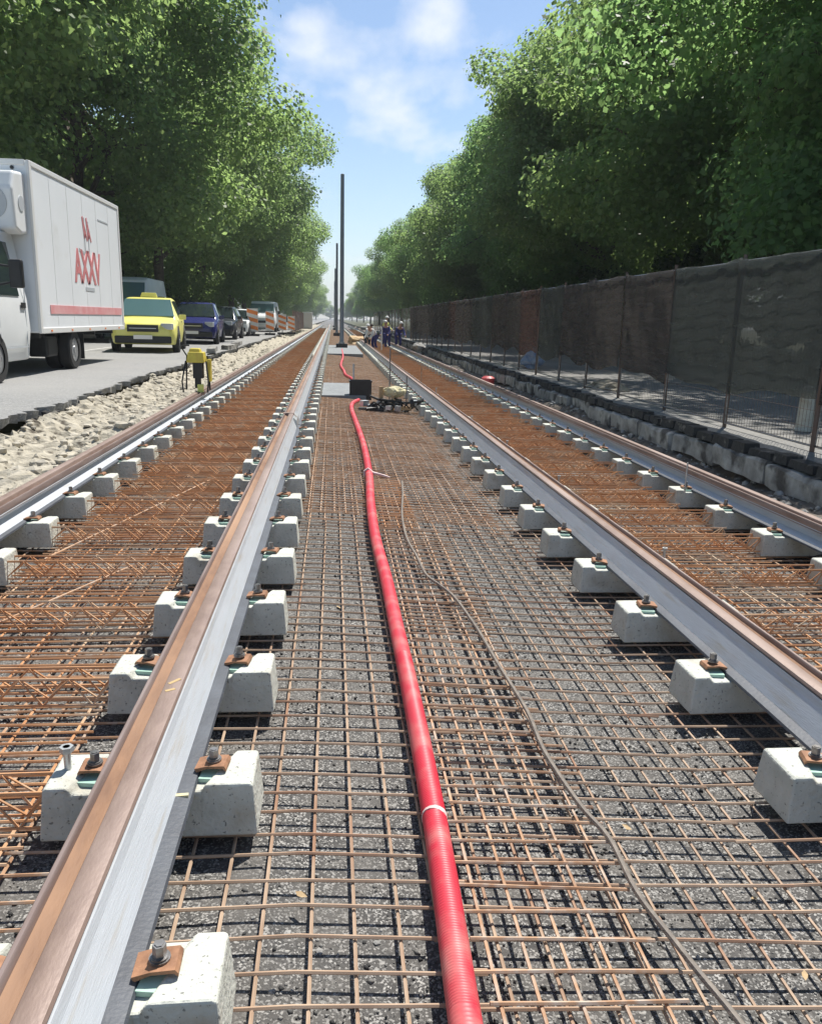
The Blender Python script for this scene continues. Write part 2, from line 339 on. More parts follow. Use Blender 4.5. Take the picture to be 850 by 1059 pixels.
# road: slab with ragged broken edge
def ragged(x0, amp, step, y0, y1, seed):
    r = random.Random(seed); pts = []; y = y0; k = 0
    while y < y1:
        pts.append((x0 + r.uniform(-amp, amp) + .05 * math.sin(y * .7), y)); y += step * r.uniform(.5, 1.5) * (1 if y < 40 else 4)
    pts.append((x0, y1)); return pts
edge = ragged(-3.36, .075, .075, -6, 160, 5)
b = MB(); vs = []
for (x, y) in edge: vs += [(-10.6, y, ROAD + .02), (x - .35, y, ROAD), (x, y, ROAD - .008 + rnd.uniform(-.006, .006)), (x - .01 + rnd.uniform(-.015, .012), y, ROAD - .085 + rnd.uniform(-.035, .03)), (x - .55, y, ROAD - .10)]
b.add(vs, [(i * 5 + k, i * 5 + k + 1, i * 5 + 5 + k + 1, i * 5 + 5 + k) for i in range(len(edge) - 1) for k in range(4)])
o = b.build('road', M['road'], fix=False); tag(o, kind='structure')
b = MB(); b.add([(-10.6, 160, ROAD + .02), (-3.36, 160, ROAD), (-3.36, 900, ROAD), (-10.6, 900, ROAD + .02)], [(0, 1, 2, 3)])
o = b.build('road', M['road'], fix=False); tag(o, kind='structure')
M['paint'] = mat('worn road paint', (.62, .62, .60), .7, var=(.35, .35, .34), vscale=10)
b = MB()
for k in range(30):
    y = 6 + 9 * k; b.add([(-7.06, y, ROAD + .0141), (-6.94, y, ROAD + .0138), (-6.94, y + 3.2, ROAD + .0138), (-7.06, y + 3.2, ROAD + .0141)], [(0, 1, 2, 3)])
o = b.build('lane_markings', M['paint'], fix=False); tag(o, kind='structure')
b = MB(); b.prism([(-10.6, .3), (-10.6, ROAD + .12), (-10.8, ROAD + .12), (-10.8, .3)], -10, 400)
o = b.build('road_kerb', M['conc_old']); tag(o, kind='structure')
b = MB(); b.prism([(-10.8, .3), (-10.8, ROAD + .115), (-13.4, ROAD + .12), (-13.4, .3)], -10, 400)
o = b.build('left_pavement', M['pave']); tag(o, kind='structure')
# right pavement
edge = ragged(3.93, .05, .16, -6, 120, 9)
b = MB(); vs = []
for (x, y) in edge: vs += [(x, y, .36), (x, y, .44 + rnd.uniform(-.008, .004)), (x + .3, y, .45), (9.5, y, .455), (9.5, y, .30)]
b.add(vs, [(i * 5 + k, i * 5 + k + 1, i * 5 + 5 + k + 1, i * 5 + 5 + k) for i in range(len(edge) - 1) for k in range(4)])
o = b.build('right_pavement', M['pave'], fix=False); tag(o, kind='structure')

# soil shelf beside the road (left) and soil slope (right)
def rough_sheet(name, xs, zf, m, y1, seed, amp, label=None):
    rs = np.random.RandomState(seed); ysn = list(np.arange(-1, 16, .07)) + list(np.arange(16, 40, .22)) + list(np.arange(40, y1, 1.2))
    n = len(xs); vs = []
    for y in ysn:
        for k, x in enumerate(xs):
            vs.append((x + rs.uniform(-1, 1) * .02, y + rs.uniform(-1, 1) * .015, zf(x, y) + rs.uniform(-1, 1) * amp))
    b = MB(); b.add(vs, [(i * n + k, i * n + k + 1, (i + 1) * n + k + 1, (i + 1) * n + k) for i in range(len(ysn) - 1) for k in range(n - 1)])
    o = b.build(name, m, fix=False); tag(o, kind='structure'); return o
def shelf(x, y):
    w_ = .03 * math.sin(y * 1.3 + x * 2) + .025 * math.sin(y * 3.1 - x * 5) + .012 * math.sin(y * 9 + x * 13)
    if x < -3.34: return .18 + w_
    t = min(1, (x + 3.34) / .5)
    h = .31 - .13 * t * t * (3 - 2 * t) + w_ + .07 * max(0, min(1, (x + 2.75) / .5))
    if x > -2.2: h = min(h, .24 - (x + 2.2) * 1.6)
    return h
rough_sheet('excavated_soil_shelf', [-3.9 + .075 * i for i in range(25)], shelf, M['soil'], 160, 11, .036)
def slope_r(x, y):
    t = (x - 3.28) / .55
    return .03 + .18 * t + .03 * math.sin(y * 1.7 + x * 3) + (.05 * math.sin(y * .6) * t)
rough_sheet('trench_side_slope', [3.24 + .075 * i for i in range(10)], slope_r, M['soil_dark'], 140, 12, .014)

def stones(name, n, region, m, seed, smin, smax, label, cat, zf):
    rs = np.random.RandomState(seed); b = MB(); base = bmesh.new(); bmesh.ops.create_icosphere(base, subdivisions=1, radius=1)
    bv = np.array([v.co[:] for v in base.verts]); bf = [tuple(v.index for v in f.verts) for f in base.faces]; base.free()
    for i in range(n):
        x = rs.uniform(region[0], region[1]); y = region[2] + (region[3] - region[2]) * rs.rand() ** 1.9
        s = smin + (smax - smin) * rs.rand() ** 3
        sc = s * rs.uniform(.55, 1.2, 3); sc[2] *= .75
        v = bv * (1 + rs.uniform(-.22, .22, (len(bv), 1))) * sc
        a = rs.uniform(0, 6.28); c, d = math.cos(a), math.sin(a)
        v = np.stack([v[:, 0] * c - v[:, 1] * d + x, v[:, 0] * d + v[:, 1] * c + y, v[:, 2] + zf(x, y) + s * .2], 1)
        b.add(v.tolist(), bf)
    o = b.build(name, m, fix=False); tag(o, label, cat, kind='stuff'); return o
stones('rubble', 2600, (-3.30, -2.12, 1.5, 34), M['stone'], 21,   .008, .07, 'pale crushed stone and rubble strewn between the road edge and the leftmost rail', 'rubble', shelf)
stones('asphalt_crumbs', 700, (-3.46, -3.28, 1.5, 34), M['asph_dark'], 23, .010, .055, 'dark crumbs broken off the ragged road edge at the left', 'asphalt crumbs', lambda x, y: shelf(x, y) + .02)
stones('gravel', 1500, (3.27, 3.8, 2, 34), M['conc_old'], 22, .008, .05, 'grey gravel and crumbs on the slope below the right kerb', 'gravel', slope_r)
# dark broken asphalt layer over the kerbs at the right
rs = np.random.RandomState(5); b = MB(); y = 2.0
while y < 60:
    l = rs.uniform(.12, .42); h = rs.uniform(.06, .10)
    b.box((3.86 + rs.uniform(-.03, .02), y + l / 2, .385 + h / 2), (.16, l * .95, h), rz=rs.uniform(-.08, .08), taper=.9)
    y += l + rs.uniform(.0, .05)
o = b.build('broken_asphalt_edge', M['asph_dark']); tag(o, 'dark crumbling asphalt layer on top of the right kerb below the fence', 'broken asphalt', kind='stuff')
stones('debris', 900, (-.3, 1.2, .8, 16), M['conc_old'], 31, .003, .012, 'small pale crumbs and chips scattered under the rebar mats', 'debris', lambda x, y: gz(x) + .003)

M['grain'] = mat('loose bed grains', (.16, .155, .145), .9)
nt_ = M['grain'].node_tree; g_ = nt_.nodes.new('ShaderNodeNewGeometry'); r_ = nt_.nodes.new('ShaderNodeValToRGB')
r_.color_ramp.elements[0].position = .3; r_.color_ramp.elements[0].color = (.035, .035, .034, 1); r_.color_ramp.elements[1].color = (.38, .37, .34, 1)
nt_.links.new(g_.outputs['Random Per Island'], r_.inputs['Fac']); nt_.links.new(r_.outputs['Color'], nt_.nodes['Principled BSDF'].inputs['Base Color'])
def grains(n, x0, x1, y0_, y1_, seed):
    q = np.random.RandomState(seed); x = q.uniform(x0, x1, n); y = y0_ + (y1_ - y0_) * q.rand(n) ** 1.7; s_ = .0022 + .0075 * q.rand(n) ** 4
    oct_ = np.array([(1, 0, 0), (0, 1, 0), (-1, 0, 0), (0, -1, 0), (0, 0, 1), (0, 0, -.5)]); V = oct_[None] * s_[:, None, None] * q.uniform(.6, 1.3, (n, 6, 1))
    a = q.uniform(0, 6.28, n); c_, d_ = np.cos(a)[:, None], np.sin(a)[:, None]
    X = V[:, :, 0] * c_ - V[:, :, 1] * d_ + x[:, None]; Y = V[:, :, 0] * d_ + V[:, :, 1] * c_ + y[:, None]
    gzv = .05 - .10 * np.clip((x + .2) / 1.5, 0, 1); Z = V[:, :, 2] + (gzv + .002)[:, None]
    co = np.stack([X, Y, Z], 2).reshape(-1, 3); f = np.array([(0, 1, 4), (1, 2, 4), (2, 3, 4), (3, 0, 4), (1, 0, 5), (2, 1, 5), (3, 2, 5), (0, 3, 5)])
    F_ = (f[None] + (np.arange(n) * 6)[:, None, None]).reshape(-1)
    me = bpy.data.meshes.new('bed_grains'); me.vertices.add(len(co)); me.vertices.foreach_set('co', co.ravel()); me.loops.add(len(F_)); me.loops.foreach_set('vertex_index', F_)
    me.polygons.add(n * 8); me.polygons.foreach_set('loop_start', np.arange(n * 8) * 3); me.polygons.foreach_set('loop_total', np.full(n * 8, 3)); me.update(); me.validate(); me.materials.append(M['grain'])
    o = bpy.data.objects.new('bed_grains', me); COL.objects.link(o); return o
o = grains(60000, -2.1, 3.2, .5, 7.5, 77); tag(o, 'loose dark and pale grit lying on the bed under the rebar', 'grit', kind='stuff')

# kerb stones right (individuals)
def kerb_mesh(seed):
    rs = random.Random(seed); b = MB()
    pr = [(0, 0), (-.16, 0), (-.16, .17), (-.14, .19), (0, .19)]
    n = 7; vs = []
    for i in range(n):
        y = i / (n - 1) * .97
        for (x, z) in pr: vs.append((x + rs.uniform(-.016, .012), y, z + rs.uniform(-.022, .010)))
    k = len(pr)
    b.add(vs, [(i * k + j, i * k + (j + 1) % k, (i + 1) * k + (j + 1) % k, (i + 1) * k + j) for i in range(n - 1) for j in range(k)] + [tuple(range(k)), tuple(range(n * k - 1, n * k - k - 1, -1))])
    return b
kb = [kerb_mesh(i).build('kerb_stone', M['conc_old']) for i in range(3)]
for i in range(60):
    o = kb[i] if i < 3 else kb[i % 3].copy()
    if i >= 3: COL.objects.link(o)
    o.location = (3.90 + rnd.uniform(-.035, .03), 2.6 + i * 1.0, .19 + rnd.uniform(-.025, .02)); o.rotation_euler = (rnd.uniform(-.02, .02), rnd.uniform(-.05, .05), rnd.uniform(-.02, .02))
    if i < 30: lab = '%s weathered grey kerb stone from the camera, below the netted fence' % ordinal(i + 1)
    else: lab = 'far grey kerb stone at the foot of the netted fence'
    tag(o, lab, 'kerb stone', 'kerb stones along the right trench edge')
for i, (x, y, a) in enumerate([(-3.42, 24.5, .1), (-3.36, 27.2, -.03), (-3.40, 30.2, .04)]):
    o = kb[i].copy(); COL.objects.link(o); o.location = (x, y, ROAD - .05); o.rotation_euler = (0, 0, a); o.scale = (1.5, 2.2, 1.0)
    tag(o, ['pale concrete kerb block lying on the road edge behind the yellow machine', 'middle pale kerb block on the left road edge beside the blue car', 'farthest pale kerb block on the left road edge'][i], 'kerb stone', 'loose kerb blocks on the left road edge')

# ------------------------------------------------------------------ rails
def rail(name, xg, side, z, y0, y1, label, joint=False):
    """xg gauge face, side=+1 when the field side is at +x"""
    root = empty(name, (xg, y0, z - .15)); Lr = y1 - y0
    def P(pts): return [(x * side, zz + .15) for x, zz in pts]
    steel = P([(.056, -.022), (.062, -.012), (.058, -.003), (.045, 0), (.016, 0), (.008, -.003), (.003, -.012), (.0015, -.034), (-.001, -.038), (-.0015, -.060), (.020, -.062), (.05, -.060)])
    MB().prism(steel, 0, Lr).build('rail_head', M['rail_rust'], root, smooth=True)
    groove = P([(.0012, -.040), (-.007, -.036), (-.018, -.030), (-.028, -.025), (-.0375, -.022), (-.0375, -.062), (.0012, -.062)])
    MB().prism(groove, 0, Lr).build('groove', M['groove'], root, smooth=True)
    lip = P([(-.0378, -.022), (-.0395, -.008), (-.043, -.004), (-.051, -.004), (-.0555, -.011), (-.056, -.05), (-.047, -.062), (-.0378, -.062)])
    MB().prism(lip, 0, Lr).build('guard_lip', M['lip'], root, smooth=True)
    f1 = P([(.0565, -.0225), (.065, -.020), (.0715, -.046), (.1045, -.124), (.108, -.132), (.02, -.134), (.02, -.064), (.052, -.0605)])
    MB().prism(f1, 0, Lr).build('web_filler', M['filler'], root)
    f2 = P([(-.0565, -.045), (-.058, -.050), (-.030, -.062), (-.024, -.088), (-.036, -.112), (-.074, -.122), (-.092, -.130), (.0195, -.134), (.0195, -.064), (-.046, -.0625)])
    MB().prism(f2, 0, Lr).build('web_filler', M['filler'], root, smooth=True)
    ft = P([(.1085, -.1325), (.146, -.141), (.150, -.150), (-.115, -.150), (-.112, -.139), (-.0925, -.1305), (.0, -.1345)])
    MB().prism(ft, .0, Lr).build('rubber_foot', M['boot'], root, smooth=True)
    if joint:
        b = MB(); b.prism(P([(.063, .0), (.068, -.02), (.10, -.05), (.108, -.13), (-.1, -.13), (-.06, -.05), (-.058, 0.0), (-.04, .0015), (0.0, .004), (.05, .004)]), -.035, .035)
        b.build('weld_collar', M['rail_rust'], root, smooth=True)
        MB().prism(P([(.067, -.02), (.086, -.038), (.105, -.055), (.113, -.128), (.1, -.132), (.05, -.06)]), -.28, .28).build('filler_piece', M['galv'], root)
    tag(root, label, 'rail', 'grooved tram rails'); return root
rail('tram_rail', XA, -1, HL, 1.0, 160, 'leftmost grooved tram rail running beside the rubble shelf')
RB = rail('tram_rail', XB, +1, HL, .2, 9.62, 'near length of the big brown rail from the bottom left corner to the weld')
M['chalk'] = mat('yellow chalk', (.46, .33, .16), .9)
def chalk(x, y, a, l):
    o = MB().box((0, 0, .0004), (l, .012, .0008)).build('chalk_mark', M['chalk'], RB); o.location = (x - XB, y - .2, .1502); o.rotation_euler = (0, 0, a)
chalk(XB + .034, 2.36, .9, .045); chalk(XB + .032, 2.30, .5, .03)
rail('tram_rail', XB, +1, HL, 9.66, 160, 'farther length of the brown rail beyond the weld, left of the red pipe', joint=True)
rail('tram_rail', XC, -1, HR, 1.2, 160, 'tram rail with blue-grey side filler just right of the red pipe')
rail('tram_rail', XD, +1, HR, 2.4, 160, 'rightmost grooved tram rail next to the kerb and netted fence')
b = MB(); b.box((XB + .120, 1.95, HL - .1405), (.040, .012, .016), rz=.1)
o = b.build('rubber_strap', M['cream']); tag(o, 'thin pale strap on the dark foot of the brown rail at lower left', 'strap')
# ------------------------------------------------------------------ sleepers
def block_mesh():
    """precast block, slots at each rail seat skewed in plan"""
    hx, hy, h = .294, .105, .150
    b = MB(); dpth = .020; sk = .035
    xs_b = [-hx, -.19, .19, hx]
    pro = []
    # stations along x: outer end, shoulder inner, seat, seat, shoulder inner, outer end; skew makes x differ front/back
    def ring(xf, xb, zt, ty, e=0):
        return [(xf, -hy, 0), (xf, -hy + ty, zt), (xb, hy - ty, zt), (xb, hy, 0)]
    t = .014
    st = [ring(-hx, -hx, h - .004, t)]
    for k, p in enumerate(st[0]): st[0][k] = (p[0] + (.012 if k in (1, 2) else 0), p[1], p[2])
    st += [ring(-hx + .022, -hx + .022, h, t), ring(-.185 - sk, -.185 + sk, h, t), ring(-.172 - sk * .9, -.172 + sk * .9, h - dpth, t),
           ring(.172 - sk * .9, .172 + sk * .9, h - dpth, t), ring(.185 - sk, .185 + sk, h, t), ring(hx - .022, hx - .022, h, t)]
    last = ring(hx, hx, h - .004, t); last = [(p[0] - (.012 if k in (1, 2) else 0), p[1], p[2]) for k, p in enumerate(last)]
    st.append(last)
    vs = [p for r in st for p in r]; n = len(st)
    fs = [(i * 4 + k, (i + 1) * 4 + k, (i + 1) * 4 + (k + 1) % 4, i * 4 + (k + 1) % 4) for i in range(n - 1) for k in range(4)]
    fs += [(0, 1, 2, 3), tuple((n - 1) * 4 + k for k in (3, 2, 1, 0))]
    return b.add(vs, fs)
def hexprism(b, c, r, z0, z1, n=6, mi=0):
    b.prism([(c[0] + r * math.cos(2 * PI * k / n + .3), c[1] + r * math.sin(2 * PI * k / n + .3)) for k in range(n)], z0, z1, axis='z', mi=mi)
def zig(b, x0, x1, y, zb, zt, r, wv=.05, step=.1):
    """lattice girder along x: top chord, two bottom chords, two zigzag diagonals"""
    b.tube((x0, y, zt), (x1, y, zt), r * 1.25, 5)
    for s in (-1, 1):
        b.tube((x0, y + s * wv, zb), (x1, y + s * wv, zb), r, 5)
        x = x0; up = False
        while x < x1 - .02:
            xn = min(x + step, x1)
            a = (x, y + s * wv * (0.15 if up else 1), zt if up else zb); c = (xn, y + s * wv * (1 if up else .15), zb if up else zt)
            b.tube(a, c, r * .8, 4, caps=False); up = not up; x = xn
def make_sleeper(detail):
    root = empty('concrete_sleeper')
    for sx in (-.7375, .7375):
        blk = block_mesh().build('concrete_block', M['conc'], root, loc=(sx, 0, 0)); bevel(blk, .006, 2, 25)
        if detail:
            for s in (-1, 1):
                # green guide pad, rusty clip plate, bolt (with washer)
                px = sx + s * .172; sk = .0
                MB().box((0, 0, 0), (.075, .085, .012), rz=-.15).build('guide_pad', M['green'], root, loc=(px - s * .004, -.012, .138))
                pl = MB(); pl.prism([(-.044, -.004), (-.046, .003), (-.01, .011), (.036, .012), (.042, .004), (.042, -.004), (.033, .004), (-.01, .004), (-.040, -.007)] if s > 0 else
                                    [(.044, -.004), (.046, .003), (.01, .011), (-.036, .012), (-.042, .004), (-.042, -.004), (-.033, .004), (.01, .004), (.040, -.007)], -.033, .033)
                po = pl.build('clip_plate', M['rust_clip'], root, loc=(px - s * .012, 0, .158)); po.rotation_euler = (0, 0, -.12)
                bo = MB(); hexprism(bo, (0, 0), .0135, .008, .034); hexprism(bo, (0, 0), .009, .034, .036)
                bo = bo.build('bolt', M['bolt'], root, loc=(px - s * .010, 0, .170))
                wsh = MB(); hexprism(wsh, (0, 0), .021, 0, .005, 16); hexprism(wsh, (0, 0), .018, .005, .009, 16)
                wsh.build('washer', M['bolt'], bo)
    for yy in (-.05, .05):
        zg = MB(); zig(zg, -.46, .46, yy, .03, .115, .0045, .03, .085)
        zg.build('lattice_girder', M['rust_orange'], root)
    return root
P = .7235
for det, rng_ in ((True, range(0, 38)), (False, range(38, 150))):
    proto = make_sleeper(det); cache(proto); first = True
    for tr in range(2):
        base = (1.98 if tr == 0 else 2.093) + .105
        for i in rng_:
            k = i - 2
            y = base + k * P
            if tr == 1 and k < 0: continue
            o = proto if first else copy_tree(proto); first = False
            cx = -1.2344 if tr == 0 else 2.4417
            o.location = (cx + rnd.uniform(-.006, .006), y + rnd.uniform(-.006, .006), (HL if tr == 0 else HR) - .15 - .1385)
            o.rotation_euler = (0, 0, rnd.uniform(-.008, .008))
            if det:
                for c_ in o.children:
                    if c_.name.startswith('clip_plate'): c_.rotation_euler = (rnd.uniform(-.05, .05), rnd.uniform(-.04, .04), -.12 + rnd.uniform(-.16, .16))
                    elif c_.name.startswith('bolt'): c_.rotation_euler = (rnd.uniform(-.04, .04), 0, rnd.uniform(0, 1)); c_.location.z += rnd.uniform(-.003, .006)
                    elif c_.name.startswith('concrete_block'): c_.rotation_euler = (0, 0, rnd.uniform(-.012, .012)); c_.scale = (rnd.uniform(.985, 1.01), rnd.uniform(.97, 1.03), 1)
            t = 'left' if tr == 0 else 'right'
            n = i + 1 if tr == 0 else i - 1
            if n <= 30: lab = '%s concrete sleeper from the camera under the %s track' % (ordinal(n), t)
            else: lab = 'distant pale concrete sleeper far down the %s track' % t
            tag(o, lab, 'sleeper', 'concrete sleepers of the %s track' % t)
b = MB()
for tr in range(2):
    base = 2.0
    for i in range(148, 220):
        for sx in (-.7375, .7375):
            b.box(((-1.2344 if tr == 0 else 2.4417) + sx, base + i * P, ((HL if tr == 0 else HR) - .22)), (.58, .2, .14))
o = b.build('far_sleepers', M['conc']); tag(o, 'farthest sleepers of both tracks merging towards the vanishing point', 'sleepers', kind='stuff')

# galvanised bolts and threaded rods
def vrod(x, y, z0, z1, r, label, m='galv', head=True, name='threaded_rod'):
    b = MB(); b.tube((0, 0, 0), (0, 0, z1 - z0), r, 10)
    if head: hexprism(b, (0, 0), r * 1.9, z1 - z0 - r * 1.6, z1 - z0)
    o = b.build(name, M[m], loc=(x, y, z0)); tag(o, label, 'rod', 'upright rods between the rails'); return o
vrod(XB + .02 - .235, 2.105, HL - .142, HL - .07, .010, 'galvanised bolt standing on the second left sleeper beside the brown rail', name='upright_bolt')
zR = -.05
vrod(2.079, 4.704, zR, zR + .20, .009, 'short galvanised rod upright in the orange lattice of the right track, nearest one')
vrod(2.083, 7.164, zR, zR + .19, .009, 'short galvanised rod between the right rails, second from the camera')
vrod(2.05, 9.3, zR, zR + .2, .009, 'short galvanised rod between the right rails, third from the camera')
vrod(2.02, 11.6, zR, zR + .22, .009, 'short galvanised rod between the right rails, fourth from the camera')
vrod(1.98, 15.5, zR, zR + .3, .009, 'short galvanised rod between the right rails, farthest one')
vrod(2.95, 6.40, .14, .40, .006, 'thin pale rod standing on a block beside the rightmost rail', head=False)

# ------------------------------------------------------------------ rebar mats
def mat_mesh(x0, x1, ln, sx, sy, r, seed, zoff, flat=False):
    rs = random.Random(seed); b = MB()
    x = x0 + .03
    while x < x1:
        j = rs.uniform(-.006, .006); a = rs.uniform(-.004, .004)
        n = 3; 
        pts = [(x + j + rs.uniform(-.003, .003), ln * k / n + (rs.uniform(-.02, .02) if k in (0, n) else 0), (0 if flat else gz(x)) + zoff + rs.uniform(-.004, .005)) for k in range(n + 1)]
        b.path(pts, r, 5); x += sx
    y = .03
    while y < ln:
        j = rs.uniform(-.006, .006)
        n = max(2, int((x1 - x0) / .6))
        pts = [(x0 + (x1 - x0) * k / n + (rs.uniform(-.02, .02) if k in (0, n) else 0), y + j + rs.uniform(-.005, .005), (0 if flat else gz(x0 + (x1 - x0) * k / n)) + zoff + 2 * r * .92 + rs.uniform(-.003, .005)) for k in range(n + 1)]
        b.path(pts, r, 5); y += sy
    return b
MATS = [ # name-words, x0, x1, first y, length, spacing, radius, z, material, count, label place
    ('left', -2.12, -.50, .55, 4.0, .14, .10, .0048, .030, 'rust', 26, 'left track'),
    ('left', -1.66, -.82, .62, 4.0, .19, .062, .0048, .056, 'rust_orange', 26, 'left track, upper layer'),
    ('mid', -.52, .34, .9, 4.9, .107, .1, .0048, .030, 'rust_grey', 22, 'middle, left of the red pipe'),
    ('mid', .27, 1.28, .8, 4.9, .11, .10, .0048, .030, 'rust_grey', 22, 'middle, right of the red pipe'),
    ('mid', 1.22, 2.1, .9, 4.9, .115, .10, .0048, .030, 'rust_grey', 22, 'under the third rail'),
    ('right', 1.95, 3.3, 1.1, 4.0, .14, .10, .0048, .030, 'rust', 26, 'right track'),
    ('right', 2.03, 2.86, 1.3, 4.0, .16, .085, .0048, .058, 'rust_orange', 26, 'right track, upper layer'),
]
for q, (nm, x0, x1, y0, ln, sx, sy, r, z, m, cnt, place) in enumerate(MATS):
    src = [mat_mesh(x0, x1, ln, sx, sy, r, 100 + q * 3 + v, z).build('rebar_mat', M[m if v == 0 or m != 'rust_grey' else 'rust'], fix=False) for v in range(2)]
    for k in range(cnt):
        if k == 0: o = src[0]
        elif k == 1: o = src[1]
        else: o = src[1 if (m == 'rust_grey') else k % 2].copy(); COL.objects.link(o)
        o.location = (rnd.uniform(-.01, .01), y0 + k * (ln - .12), .003 * (k % 2))
        n = k + 1
        lab = ('%s rusty rebar mat from the camera, %s' % (ordinal(n), place)) if n <= 8 else ('distant rusty rebar mat, %s' % place)
        tag(o, lab, 'rebar mat', 'rebar mats laid over the bed')
# doubled orange mats right of the pipe
for k, (x0, x1, y0, ln, m, z, lab) in enumerate([
    (.335, .80, .75, 4.75, 'rust', .052, 'narrow orange doubled rebar mat between the red pipe and the grey cable'),
    (.35, .62, 5.55, 1.7, 'rust_orange', .054, 'bright orange rebar patch right of the red pipe near the white tie'),
    (.30, 1.25, 5.75, 4.8, 'rust', .056, 'brown doubled rebar mat beyond the seam right of the red pipe'),
    (-.30, .26, 5.85, 4.8, 'rust', .054, 'brown doubled rebar mat beyond the seam left of the red pipe'),
    (-.30, 1.25, 10.4, 4.4, 'rust', .058, 'reddish doubled rebar mat in front of the black box'),
    (-.30, 1.25, 18.3, 6.4, 'rust', .058, 'reddish doubled rebar mat behind the pale slab'),]):
    o = mat_mesh(x0, x1, ln, .093 if k < 6 else .17, .092 if k < 6 else .15, .0048, 300 + k, z).build('rebar_mat', M[m], fix=False)
    o.location = (0, y0, 0); tag(o, lab, 'rebar mat', 'rebar mats laid over the bed')
# extra transverse lattice girders lying between the sleepers
gsrc = {}
for tr, (x0, x1, cx, base) in enumerate(((-.42, .42, -1.2344, 2.085), (-.42, .42, 2.4417, 2.198))):
    for i in range(-1, 60):
        for d in (.24, .40, .56) if i > 8 else (.38,) if i > 3 else ():
            key = (tr, rnd.randint(0, 1))
            if key not in gsrc:
                b = MB(); zig(b, x0, x1, 0, 0, .075, .0045, .035, .09 + .02 * key[1]); o = b.build('lattice_girder', M['rust_orange'], fix=False); gsrc[key] = o
            else: o = gsrc[key].copy(); COL.objects.link(o)
            o.location = (cx + rnd.uniform(-.03, .03), base + i * P + d + rnd.uniform(-.03, .03), gz(cx) + .062); o.rotation_euler = (0, 0, rnd.uniform(-.02, .02))
            t = 'left' if tr == 0 else 'right'
            if i <= 12: lab = 'rusty lattice girder between the %s and %s sleepers of the %s track' % (ordinal(i + 3 - 2 * tr if i + 3 - 2 * tr > 0 else 1), ordinal(i + 4 - 2 * tr), t)
            else: lab = 'distant rusty lattice girder lying across the bed of the %s track' % t
            tag(o, lab, 'lattice girder', 'lattice girders between the sleepers of the %s track%s' % (t, ', pair %d' % i if i <= 12 else ''))
# loose longer rods crossing
for k, (a, c, lab) in enumerate([((-2.0, 2.4, .135), (-1.1, 4.4, .14), 'loose rust rod lying slanted in the left track near the bottom left'),
                                 ((-1.6, 4.5, .15), (-1.0, 6.9, .15), 'loose rust rod farther up the left track')]):
    o = MB().tube(a, c, .005, 6).build('loose_rebar', M['rust']); tag(o, lab, 'rebar rod')

# ------------------------------------------------------------------ red pipe and cable
def smooth_path(pts, step):
    pts = [Vector(p) for p in pts]; out = []
    for i in range(len(pts) - 1):
        p0, p1, p2, p3 = pts[max(i - 1, 0)], pts[i], pts[i + 1], pts[min(i + 2, len(pts) - 1)]
        n = max(2, int((p2 - p1).length / step))
        for k in range(n):
            t = k / n
            out.append(.5 * ((2 * p1) + (-p0 + p2) * t + (2 * p0 - 5 * p1 + 4 * p2 - p3) * t * t + (-p0 + 3 * p1 - 3 * p2 + p3) * t ** 3))
    out.append(pts[-1]); return out
# the pipe lies on the mats: centre about 35 mm above them
def gcz(x): return gz(x) + .040 + .036
pp = [(.262, .95), (.276, 1.37), (.297, 2.02), (.305, 2.87), (.302, 3.6), (.300, 4.3), (.285, 5.2), (.30, 6.2), (.335, 7.2), (.352, 8.4), (.350, 9.6), (.325, 11.2), (.30, 12.8), (.34, 13.8), (.46, 14.45)]
pts = smooth_path([(x, y, gcz(x) + (0.01 if y > 5.5 else 0)) for x, y in pp], .003)
near = [p for p in pts if p.y < 3.2]; far_ = smooth_path([tuple(p) for p in pts[len(near) - 1::60]] + [tuple(pts[-1])], .05)
root = empty('corrugated_pipe', (0, 0, 0)); tag(root, 'red corrugated cable duct snaking up the middle between the two tracks', 'pipe')
b = MB(); ang = 16
b.path(near, .036, ang, rad=[.0352 if i % 3 == 0 else .0364 for i in range(len(near))]); b.build('duct', M['pipe'], root, smooth=True)
b = MB(); b.path(far_, .036, 14); b.build('duct', M['pipe'], root, smooth=True)
for yv in (2.06,):
    q = min(near, key=lambda p: abs(p.y - yv)); b = MB(); b.path([(q.x - .002, q.y - .007, q.z), (q.x, q.y, q.z), (q.x + .001, q.y + .007, q.z)], .0378, 16); b.build('coupling', M['tape'], root, smooth=True)
pp2 = [(.50, 15.35), (.52, 16.5), (.50, 18.2), (.47, 19.5), (.33, 20.8), (.31, 22.3), (.25, 24.5), (.28, 26.6), (.36, 29.5), (.40, 32.2), (.43, 38.5)]
b = MB(); b.path(smooth_path([(x, y, gcz(x) + .02) for x, y in pp2], .1), .036, 10)
o = b.build('corrugated_pipe', M['pipe'], smooth=True); tag(o, 'thin far stretch of red duct running from the black box towards the pole', 'pipe')
# white tie round the pipe with wires
root = empty('pipe_tie', (.33, 7.4, .1)); tag(root, 'pale rag tied round the red pipe with two thin wires trailing from it', 'tie')
b = MB(); b.path([(-.035, 0, -.02), (-.033, .01, .02), (0, .015, .043), (.034, .008, .02), (.038, 0, -.02)], .013, 8); b.path([(.03, 0, .01), (.09, -.02, .0), (.15, -.05, -.01), (.20, -.08, -.02)], .013, 8, rad=[.016, .013, .012, .007]); b.build('rag', M['tape'], root, smooth=True)
b = MB(); b.path(smooth_path([(.2, -.08, -.02), (.30, -.12, .0), (.36, -.3, -.01), (.37, -.45, -.03)], .04), .003, 5); b.path(smooth_path([(.15, 0, 0), (.32, .35, .02), (.45, .55, -.02)], .05), .0025, 5)
b.path(smooth_path([(-.03, 0, 0), (-.12, .0, .02), (-.2, -.12, .01), (-.22, -.25, -.02)], .04), .003, 5); b.build('wire', M['cable'], root)
